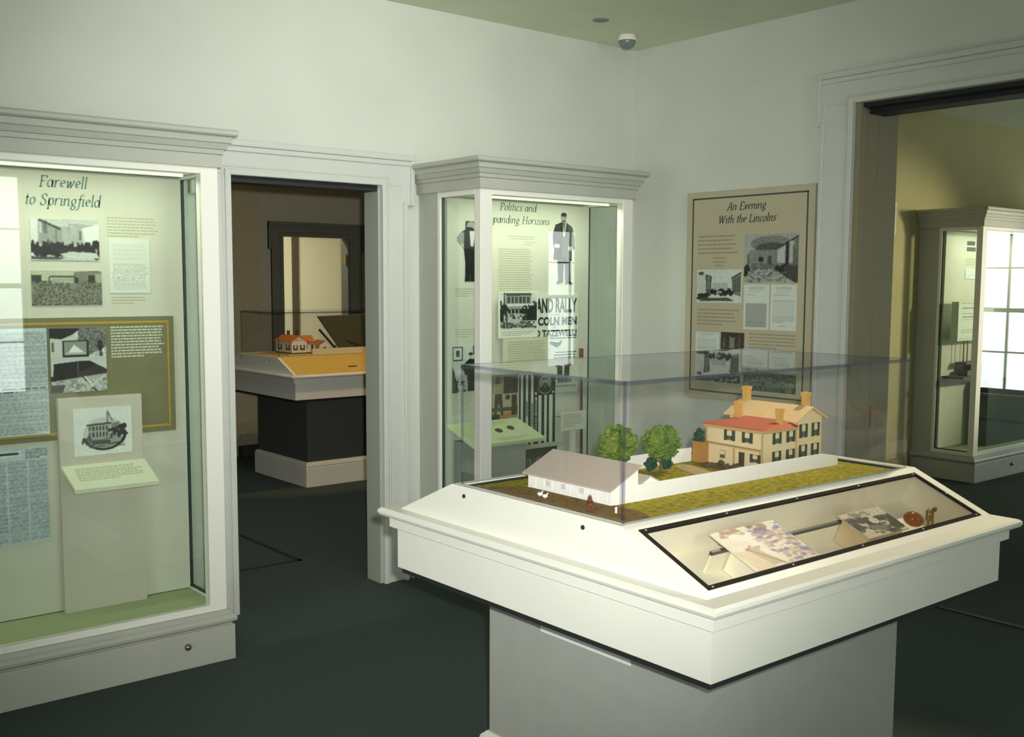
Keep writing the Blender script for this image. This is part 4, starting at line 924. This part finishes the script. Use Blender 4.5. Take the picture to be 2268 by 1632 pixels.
tan_w = mat('model_tan', (224, 204, 158), .8); tan_t = mat('model_tan_trim', (194, 160, 104), .8)
roof_t = mat('model_roof_tan', (216, 184, 132), .85, noise=.05, nscale=80); roof_o = mat('model_roof_orange', (186, 98, 66), .8, noise=.08, nscale=60)
chim_m = mat('model_chimney', (206, 160, 80), .8); shut_m = mat('model_shutter', (40, 70, 58), .7); pane_m = mat('model_pane', (70, 66, 54), .3); blind_m = mat('model_blind', (228, 214, 178), .7)
door_m = mat('model_door', (70, 52, 36), .6); white_w = mat('model_white', (236, 234, 224), .7)
hs = thing('model_house', 'tan two storey model house with green shutters and an orange lower roof', 'model house', (2.93, 2.2, ZM))
HX0, HX1, HY0, HY1 = 2.770, 2.949, 2.084, 2.314       # rear wing
MX1 = 3.095; MY1 = 2.36                               # main block to x = 3.095
b = B(); b.box(HX0, HX1, HY0, HY1, ZM, 1.130); b.build('wing_walls', tan_w, hs)
b = B(); b.prism([(HX1, HY0, ZM), (MX1, HY0, ZM), (MX1, HY0, 1.150), ((HX1+MX1)/2, HY0, 1.186), (HX1, HY0, 1.150)], (0, MY1-HY0, 0)); b.build('main_walls', tan_w, hs)
b = B(); b.box(HX0-.004, HX0+.03, 2.192, HY1+.002, ZM, 1.064); b.build('lean_to', tan_w, hs)
b = B(); b.hexa([(HX0-.012, 2.085, 1.061), (HX0+.002, 2.085, 1.064), (HX0+.002, HY1+.004, 1.069), (HX0-.012, HY1+.004, 1.066), (HX0-.012, 2.085, 1.064), (HX0+.002, 2.085, 1.067), (HX0+.002, HY1+.004, 1.072), (HX0-.012, HY1+.004, 1.069)]); b.build('porch_roof', tan_t, hs)
b = B()
for x, y, z in ((HX0-.005, 2.192, 1.064), (HX0-.003, 2.088, 1.064), (HX0-.001, HY0-.001, 1.13), (HX1, HY0-.002, 1.145), (MX1-.003, HY0-.002, 1.15), (HX0-.001, HY1-.003, 1.13)): b.box(x-.001, x+.004, y-.001, y+.004, ZM, z)
b.box(HX0-.008, HX1, HY0-.009, HY1+.006, 1.119, 1.131)
b.build('corner_boards', tan_t, hs)
# roofs
b = B(); b.hexa([(HX0-.014, HY0-.015, 1.130), (HX1+.002, HY0-.015, 1.130), (HX1+.002, HY1+.012, 1.130), (HX0-.014, HY1+.012, 1.130), (HX0-.012, HY0-.013, 1.134), (HX1+.002, HY0+.045, 1.149), (HX1+.002, HY1-.04, 1.149), (HX0-.012, HY1+.010, 1.134)]); b.build('wing_roof', roof_o, hs)
rx = (HX1+MX1)/2; b = B(); e = .016; dz = .186-.150
for s, xe in ((-1, HX1-e), (1, MX1+e)):
    ze = 1.186-(abs(xe-rx))*dz/((MX1-HX1)/2)
    b.hexa([(rx, HY0-e, 1.186), (xe, HY0-e, ze), (xe, MY1+e, ze), (rx, MY1+e, 1.186), (rx, HY0-e, 1.192), (xe, HY0-e, ze+.005), (xe, MY1+e, ze+.005), (rx, MY1+e, 1.192)])
b.build('main_roof', roof_t, hs)
def chimney(x, y, z0, z1, w=.013):
    b = B(); b.box(x-w, x+w, y-w, y+w, z0, z1-.012); b.box(x-w-.002, x+w+.002, y-w-.002, y+w+.002, z1-.012, z1); b.build('chimney', chim_m, hs)
def mwin(pl, u0, u1, v0, v1, shut=True):
    b = B(); board(b, pl, u0, u1, v0, v1, -.001, .0025); f = b.build('window', tan_t, hs)
    w = u1-u0; s = w*.27 if shut else .003
    b = B(); board(b, pl, u0+s, u1-s, v0+.003, v1-.003, .002, .003); b.build('pane', pane_m, f)
    b = B(); board(b, pl, u0+s, u1-s, v0+(v1-v0)*.48, v1-.003, .0025, .0035); b.build('blind', blind_m, f)
    b = B(); um = (u0+u1)/2; board(b, pl, um-.0006, um+.0006, v0+.003, v1-.003, .0035, .004); board(b, pl, u0+s, u1-s, v0+(v1-v0)*.46, v0+(v1-v0)*.5, .0035, .004); b.build('glazing_bar', tan_t, f)
    if shut:
        for a, c in ((u0, u0+s), (u1-s, u1)):
            b = B(); board(b, pl, a, c, v0, v1, .002, .0045); b.build('shutter', shut_m, f)
PWX = RIGHT(HX0); PWF = BACK(HY0)
mwin(PWX, -2.236, -2.192, 1.083, 1.118); mwin(PWX, -2.162, -2.120, 1.083, 1.118); mwin(PWX, -2.128, -2.087, 1.022, 1.049)
mwin(RIGHT(HX0-.004), -2.251, -2.227, 1.020, 1.049, False)
for u0, u1 in ((2.822, 2.867), (2.896, 2.941)): mwin(PWF, u0, u1, 1.080, 1.118); mwin(PWF, u0, u1, 1.020, 1.056)
for u0, u1 in ((2.966, 3.010), (3.035, 3.078)): mwin(PWF, u0, u1, 1.088, 1.134); mwin(PWF, u0, u1, 1.022, 1.064)
b = B(); board(b, PWX, -2.174, -2.153, 1.003, 1.050, 0, .003); b.build('door', door_m, hs)
chimney(3.028, 2.35, 1.18, 1.239, .011); chimney(3.036, 2.108, 1.172, 1.236, .011); chimney(2.90, 2.285, 1.138, 1.20, .0095); chimney(2.892, 2.108, 1.134, 1.19, .009)
b = B(); b.box(2.736, HX0, 2.30, 2.345, ZM, 1.066); b.box(2.732, HX0, 2.296, 2.349, 1.066, 1.070); b.build('back_porch', mat('model_ochre', (170, 124, 58), .85), hs)
MODELS.append(hs)
def shrub(name, c, rx, ry, rz, n, r, m, label, group=None, seed=1, trunk=None, tm=None):
    rr = random.Random(seed); t = thing(name, label, 'model tree' if trunk else 'model shrub', (c[0], c[1], ZM), group)
    b = B()
    for i in range(n):
        while True:
            d = Vector((rr.uniform(-1, 1), rr.uniform(-1, 1), rr.uniform(-1, 1)))
            if .1 < d.length < 1: break
        d *= (rr.uniform(.55, 1)**.5)/max(d.length, .5)*min(1, d.length+.35)
        b.ball((c[0]+d.x*rx, c[1]+d.y*ry, c[2]+d.z*rz), r*rr.uniform(.6, 1.3), 1, (rr.uniform(.7, 1.2), rr.uniform(.7, 1.2), rr.uniform(.6, 1)))
    b.ball(c, 1, 2, (rx*.8, ry*.8, rz*.8))
    b.build('foliage', m, t)
    if trunk:
        b = B(); b.tube((c[0], c[1], ZM), (c[0]+.001, c[1], c[2]), .004, 8, .002)
        for a in (0, 2.1, 4.2): b.tube((c[0], c[1], ZM+.03), (c[0]+.03*math.cos(a), c[1]+.03*math.sin(a), c[2]-.01), .0022, 6, .001)
        b.build('trunk', mat('model_trunk', (92, 76, 56), .9), t)
    MODELS.append(t); return t
leaf_m = mottle('model_leaves', (74, 98, 40), (96, 120, 52), (124, 132, 56), 30)
leafd_m = mottle('model_dark_leaves', (36, 66, 48), (48, 80, 58), (58, 92, 66), 40)
shrub('model_tree', (2.487, 2.262, 1.096), .060, .060, .058, 330, .009, leaf_m, 'round green model tree standing alone on the lawn, left of the tan house', 'model trees', 5, trunk=True)
shrub('model_tree', (2.36, 2.33, 1.092), .068, .055, .062, 330, .009, leaf_m, 'green model tree rising behind the grey roofed barn', 'model trees', 6, trunk=True)
shrub('model_shrub', (2.450, 2.270, 1.030), .020, .018, .022, 40, .007, leafd_m, 'dark green shrub under the lone model tree', None, 7)
shrub('model_shrub', (2.515, 2.262, 1.032), .022, .018, .026, 40, .007, leafd_m, 'small dark shrub just right of the lone tree trunk', None, 8)
shrub('model_shrub', (2.755, 2.335, 1.088), .018, .016, .024, 40, .007, leafd_m, 'dark shrub showing above the ochre back porch', None, 9)
for i, (x, y) in enumerate(((2.69, 2.25), (2.715, 2.19), (2.74, 2.165), (2.76, 2.24))):
    shrub('model_shrub', (x, y, 1.006), .016, .012, .008, 16, .005, mottle('model_bed_leaves%d' % i, (74, 72, 40), (96, 92, 52), (128, 122, 76), 60), '%s of the low garden clumps before the tan house' % ('leftmost', 'nearest the fence', 'nearest the door', 'nearest the wall')[i], 'garden clumps', 20+i)
# barn and lean-to shed
bn_ = thing('model_barn', 'white model barn with a greyish pink sloping roof, at the front left of the yard', 'model barn', (2.05, 2.17, ZM))
b = B(); b.prism([(2.0, 1.996, ZM), (2.104, 1.996, ZM), (2.104, 1.996, 1.096), (2.0, 1.996, 1.046)], (0, .345, 0))
for k in range(9): b.box(1.9992, 2.0, 2.01+.037*k, 2.0112+.037*k, ZM+.004, 1.044)
b.build('barn_walls', white_w, bn_)
b = B(); b.hexa([(1.986, 1.984, 1.0405), (2.108, 1.984, 1.0985), (2.108, 2.352, 1.0985), (1.986, 2.352, 1.0405), (1.986, 1.984, 1.0445), (2.108, 1.984, 1.1025), (2.108, 2.352, 1.1025), (1.986, 2.352, 1.0445)])
b.build('barn_roof', mat('barn_roof', (184, 168, 154), .9, noise=.05, nscale=120), bn_)
for y in (2.25, 2.185, 2.11):
    w_ = B(); w_.box(1.9985, 2.0002, y-.009, y+.009, 1.017, 1.032); w_ = w_.build('window', mat('faint_line', (206, 206, 200), .8), bn_)
    b = B(); b.box(1.9978, 1.9986, y-.0095, y-.0085, 1.016, 1.033); b.box(1.9978, 1.9986, y+.0085, y+.0095, 1.016, 1.033); b.box(1.9978, 1.9986, y-.0008, y+.0008, 1.017, 1.032); b.build('window_bar', mat('faint_grey', (176, 180, 182), .8), w_)
MODELS.append(bn_)
sd = thing('model_shed', 'tiny white model shed with a low gable against the barn end', 'model shed', (2.15, 2.03, ZM))
b = B(); b.prism([(2.106, 2.0, ZM), (2.196, 2.0, ZM), (2.196, 2.0, 1.044), (2.160, 2.0, 1.062), (2.106, 2.0, 1.036)], (0, .05, 0)); b.build('shed_walls', white_w, sd)
b = B(); b.hexa([(2.106, 1.999, 1.037), (2.160, 1.999, 1.063), (2.160, 2.06, 1.063), (2.106, 2.06, 1.037), (2.106, 1.999, 1.039), (2.160, 1.999, 1.065), (2.160, 2.06, 1.065), (2.106, 2.06, 1.039)]); b.hexa([(2.160, 1.999, 1.063), (2.203, 1.999, 1.042), (2.203, 2.06, 1.042), (2.160, 2.06, 1.063), (2.160, 1.999, 1.065), (2.203, 1.999, 1.044), (2.203, 2.06, 1.044), (2.160, 2.06, 1.065)])
b.build('shed_roof', MATS['barn_roof'], sd); MODELS.append(sd)
def fence(name, x0, x1, y, h0, label, slope_from=None):
    t = thing(name, label, 'model fence', ((x0+x1)/2, y, ZM)); b = B(); x = x0; w = .0128
    while x < x1-.001:
        xe = min(x+w, x1); za = zb = h0
        if slope_from is not None and xe > slope_from: za = h0-max(0, x-slope_from)*.32; zb = h0-(xe-slope_from)*.32
        b.hexa([(x, y, ZM), (xe-.0006, y, ZM), (xe-.0006, y+.004, ZM), (x, y+.004, ZM), (x, y, za), (xe-.0006, y, zb), (xe-.0006, y+.004, zb), (x, y+.004, za)]); x += w
    b.build('fence_boards', white_w, t)
    b = B(); b.box(x0, (slope_from or x1), y+.004, y+.007, ZM+.008, ZM+.013); b.box(x0, (slope_from or x1), y+.004, y+.007, ZM+.034, ZM+.039)
    b.build('fence_rail', mat('rail_grey', (206, 204, 196), .8), t); MODELS.append(t)
fence('model_fence', 2.104, 3.062, 1.9945, 1.0465, 'long white model fence along the front of the yard', 2.98)
fence('model_fence', 2.30, 2.736, 2.348, 1.0465, 'white model fence at the back of the yard, behind the lone tree')
an = thing('model_horse', 'tiny reddish brown horse figure standing in the dirt before the barn', 'figurine', (1.912, 1.985, ZM))
b = B(); sk = Matrix
b.ball((1.912, 1.985, 1.022), .0105, 2, (.9, 1.5, 1.05)); b.tube((1.912, 1.976, 1.026), (1.911, 1.967, 1.040), .0065, 8, .0045); b.ball((1.911, 1.962, 1.0415), .0058, 2, (.85, 1.4, .8))
b.tube((1.909, 1.965, 1.044), (1.9085, 1.965, 1.050), .0015, 5, .0005); b.tube((1.913, 1.965, 1.044), (1.9135, 1.965, 1.050), .0015, 5, .0005)
for sx in (-.005, .005):
    for sy in (-.009, .009): b.tube((1.912+sx, 1.985+sy, 1.018), (1.912+sx, 1.985+sy, 1.001), .0032, 6, .0018)
b.tube((1.912, 1.999, 1.028), (1.912, 2.004, 1.014), .002, 5, .0008)
b.build('horse_body', mat('horse_brown', (112, 58, 40), .7), an, smooth=True); an.rotation_euler = (0, 0, -.75)
MODELS.append(an)
for i, (x, y) in enumerate(((1.934, 2.212), (1.926, 2.182))):
    g_ = thing('model_goose', '%s of the two tiny white geese on the dirt beside the barn' % ('farther left', 'nearer right')[i], 'figurine', (x, y, ZM), 'white geese')
    b = B(); b.ball((x, y, 1.008), .0062, 2, (1.25, 1.5, .85)); b.tube((x, y-.006, 1.009), (x, y-.0095, 1.016), .0022, 6, .0016); b.ball((x, y-.011, 1.0165), .0026, 1); b.tube((x-.002, y, 1.004), (x-.002, y, 1.0005), .0008, 5); b.tube((x+.002, y, 1.004), (x+.002, y, 1.0005), .0008, 5)
    b.build('goose_body', white_w, g_, smooth=True); MODELS.append(g_)
pt = thing('model_post', 'thin pale model post at the near corner of the yard, by the cover edge', 'model post', (1.946, 1.923, ZM))
b = B(); b.box(1.944, 1.948, 1.921, 1.925, ZM, 1.012); b.ball((1.946, 1.923, 1.014), .004, 1); b.build('post_body', white_w, pt); MODELS.append(pt)
for o in MODELS:
    o.location = A1+(o.location-A0)*MS; o.scale = (MS, MS, MS)

# ================================================================= SECOND MODEL, BEYOND THE DOORWAY
Z2 = 1.02
hb = thing('model_house', 'white model house with an orange roof, on the table beyond the doorway', 'model house', (4.1, 7.75, Z2))
lawn2 = mat('model_pale_lawn', (206, 176, 92), .9, noise=.06, nscale=60)
tag(B().box(BX+.034, BX+TW-.034, BY+.322, BY+TD-.322, .985, 1.014).build('model_yard', lawn2), 'pale ochre model ground under the second clear cover', 'model yard')
x0, y0 = 4.040, 7.665; fwd = .134; dp = .278; e0 = 1.125; pk = 1.165
BY_ = B(); BY_.box(x0-.05, x0+.23, y0-.035, y0+dp+.02, 1.0142, 1.022); BY_.build('house_lawn', lawn2, hb)
b = B(); b.prism([(x0, y0, 1.03), (x0+fwd, y0, 1.03), (x0+fwd, y0, e0), (x0+fwd/2, y0, pk), (x0, y0, e0)], (0, dp, 0)); b.build('front_walls', mat('model_white2', (222, 216, 196), .7), hb)
b = B(); b.box(x0-.004, x0+.23, y0-.006, y0+dp, 1.022, 1.031); b.build('house_footing', mat('footing_brown', (84, 58, 34), .8), hb)
b = B(); b.box(x0+fwd, x0+.225, y0+.03, y0+.12, 1.031, 1.105); b.build('ell_walls', MATS['model_white2'], hb)
orr = mat('model_roof_amber', (206, 124, 40), .8, noise=.06, nscale=50)
b = B()
for s in (-1, 1):
    xe = x0+fwd/2+s*(fwd/2+.012); ze = e0-.007
    b.hexa([(x0+fwd/2, y0-.010, pk), (xe, y0-.010, ze), (xe, y0+dp+.01, ze), (x0+fwd/2, y0+dp+.01, pk), (x0+fwd/2, y0-.010, pk+.005), (xe, y0-.010, ze+.005), (xe, y0+dp+.01, ze+.005), (x0+fwd/2, y0+dp+.01, pk+.005)])
b.build('front_roof', orr, hb)
b = B(); b.prism([(x0+.07, y0+.09, 1.12), (x0+.07, y0+.19, 1.12), (x0+.07, y0+.14, 1.163)], (.185, 0, 0)); b.build('cross_roof', orr, hb)
b = B(); b.box(x0+.10, x0+.245, y0+.10, y0+.18, 1.03, 1.122); b.build('cross_walls', MATS['model_white2'], hb)
b = B(); b.hexa([(x0+fwd-.002, y0+.02, 1.100), (x0+.232, y0+.02, 1.100), (x0+.232, y0+.10, 1.108), (x0+fwd-.002, y0+.10, 1.108), (x0+fwd-.002, y0+.02, 1.104), (x0+.232, y0+.02, 1.104), (x0+.232, y0+.10, 1.112), (x0+fwd-.002, y0+.10, 1.112)]); b.build('porch_roof', mat('porch_orange', (190, 104, 60), .8), hb)
dkp = mat('model_dark_pane', (70, 66, 54), .6)
for pl, us in ((BACK(y0), ((x0+.012, x0+.052), (x0+.072, x0+.116))), (RIGHT(x0), ((-y0-.10, -y0-.03), (-y0-.24, -y0-.17)))):
    for u0, u1 in us:
        b = B(); board(b, pl, u0, u1, 1.052, 1.092, 0, .002); w_ = b.build('window', dkp, hb)
        b = B(); board(b, pl, u0+(u1-u0)*.3, u1-(u1-u0)*.3, 1.066, 1.090, .002, .003); b.build('blind', MATS['model_white2'], w_)
for u in (x0+.045, x0+.078):
    b = B(); board(b, BACK(y0), u, u+.012, 1.128, 1.134, 0, .002); b.build('attic_vent', dkp, hb)
for u0, u1, v0 in ((x0+.14, x0+.155, 1.06), (x0+.19, x0+.21, 1.034)):
    b = B(); board(b, BACK(y0+.03), u0, u1, v0, 1.092, 0, .002); b.build('door' if v0 < 1.05 else 'shutter', dkp, hb)
for cx, cy in ((x0+.075, y0+.20), (x0+.135, y0+.16)):
    b = B(); b.box(cx-.009, cx+.009, cy-.009, cy+.009, 1.15, 1.196); b.box(cx-.011, cx+.011, cy-.011, cy+.011, 1.196, 1.203); b.build('chimney', mat('chimney_dark', (74, 62, 42), .8), hb)
sh2 = thing('model_shed', 'small white model outbuilding with an orange roof beside the white model house', 'model shed', (4.37, 7.72, Z2))
b = B(); b.prism([(4.31, 7.70, 1.014), (4.40, 7.70, 1.014), (4.40, 7.70, 1.085), (4.36, 7.70, 1.115), (4.31, 7.70, 1.085)], (0, .12, 0)); b.build('shed_walls', MATS['model_white2'], sh2)
b = B(); b.hexa([(4.27, 7.69, 1.082), (4.362, 7.69, 1.119), (4.362, 7.83, 1.119), (4.27, 7.83, 1.082), (4.27, 7.69, 1.086), (4.362, 7.69, 1.123), (4.362, 7.83, 1.123), (4.27, 7.83, 1.086)]); b.build('shed_roof', orr, sh2)
b = B(); board(b, BACK(7.70), 4.345, 4.372, 1.035, 1.068, 0, .002); b.build('window', dkp, sh2)
f2 = thing('model_fence', 'pale model wall running right from the white model house', 'model fence', (4.7, 7.62, 1.014))
B().box(4.20, BX+TW-.05, 7.615, 7.63, 1.014, 1.062).build('fence_boards', mat('fence_pale', (216, 204, 172), .8), f2)
for i, x in enumerate((4.44, 4.64)):
    o = tag(B().lathe([(.022, 0), (.016, .012), (.007, .024), (.001, .036)], (x, 7.66, 1.0142), n=12).build('model_bush', leafd_m), '%s of the two dark bushes behind the pale model wall' % ('left', 'right')[i], 'model shrub', 'dark bushes on the second table')
    o.scale = (1, 1, 2.2); o.location = (0, 0, -1.0142*1.2)
# reading panel in front of the far doorway
rp = thing('reader_panel', 'slanted olive reading panel standing behind the second table', 'panel', (5.2, 8.72, 0))
pts = [(4.86, 8.70, 1.285), (5.60, 8.70, 1.30), (5.60, 8.70, .86), (5.18, 8.70, .86)]
B().prism(pts, (0, .03, 0)).build('panel_board', mat('reader_olive', (128, 120, 76), .8, noise=.05, nscale=20), rp)
B().prism([(4.86, 8.695, 1.16), (4.875, 8.695, 1.17), (5.10, 8.695, .93), (5.08, 8.695, .92)], (0, .01, 0)).build('frame_bar', mat('bar_dark', (60, 54, 42), .6), rp)
B().prism([(5.14, 8.694, 1.06), (5.30, 8.694, 1.01), (5.33, 8.694, .985), (5.20, 8.694, 1.02)], (0, .006, 0)).build('red_patch', mat('red_patch', (122, 40, 34), .7), rp)
b = B(); b.box(5.22, 5.27, 8.73, 8.76, 0, .9); b.box(5.48, 5.53, 8.73, 8.76, 0, .9); b.build('panel_post', dark_m, rp)
b = B(); b.box(4.18, 4.38, 8.90, 9.0, 0, .10); b.box(4.2, 4.36, 8.89, 8.9, .02, .085)
tag(b.build('floor_heater', dark_m, bevel=.006), 'small dark box on the floor left of the second table', 'floor box')
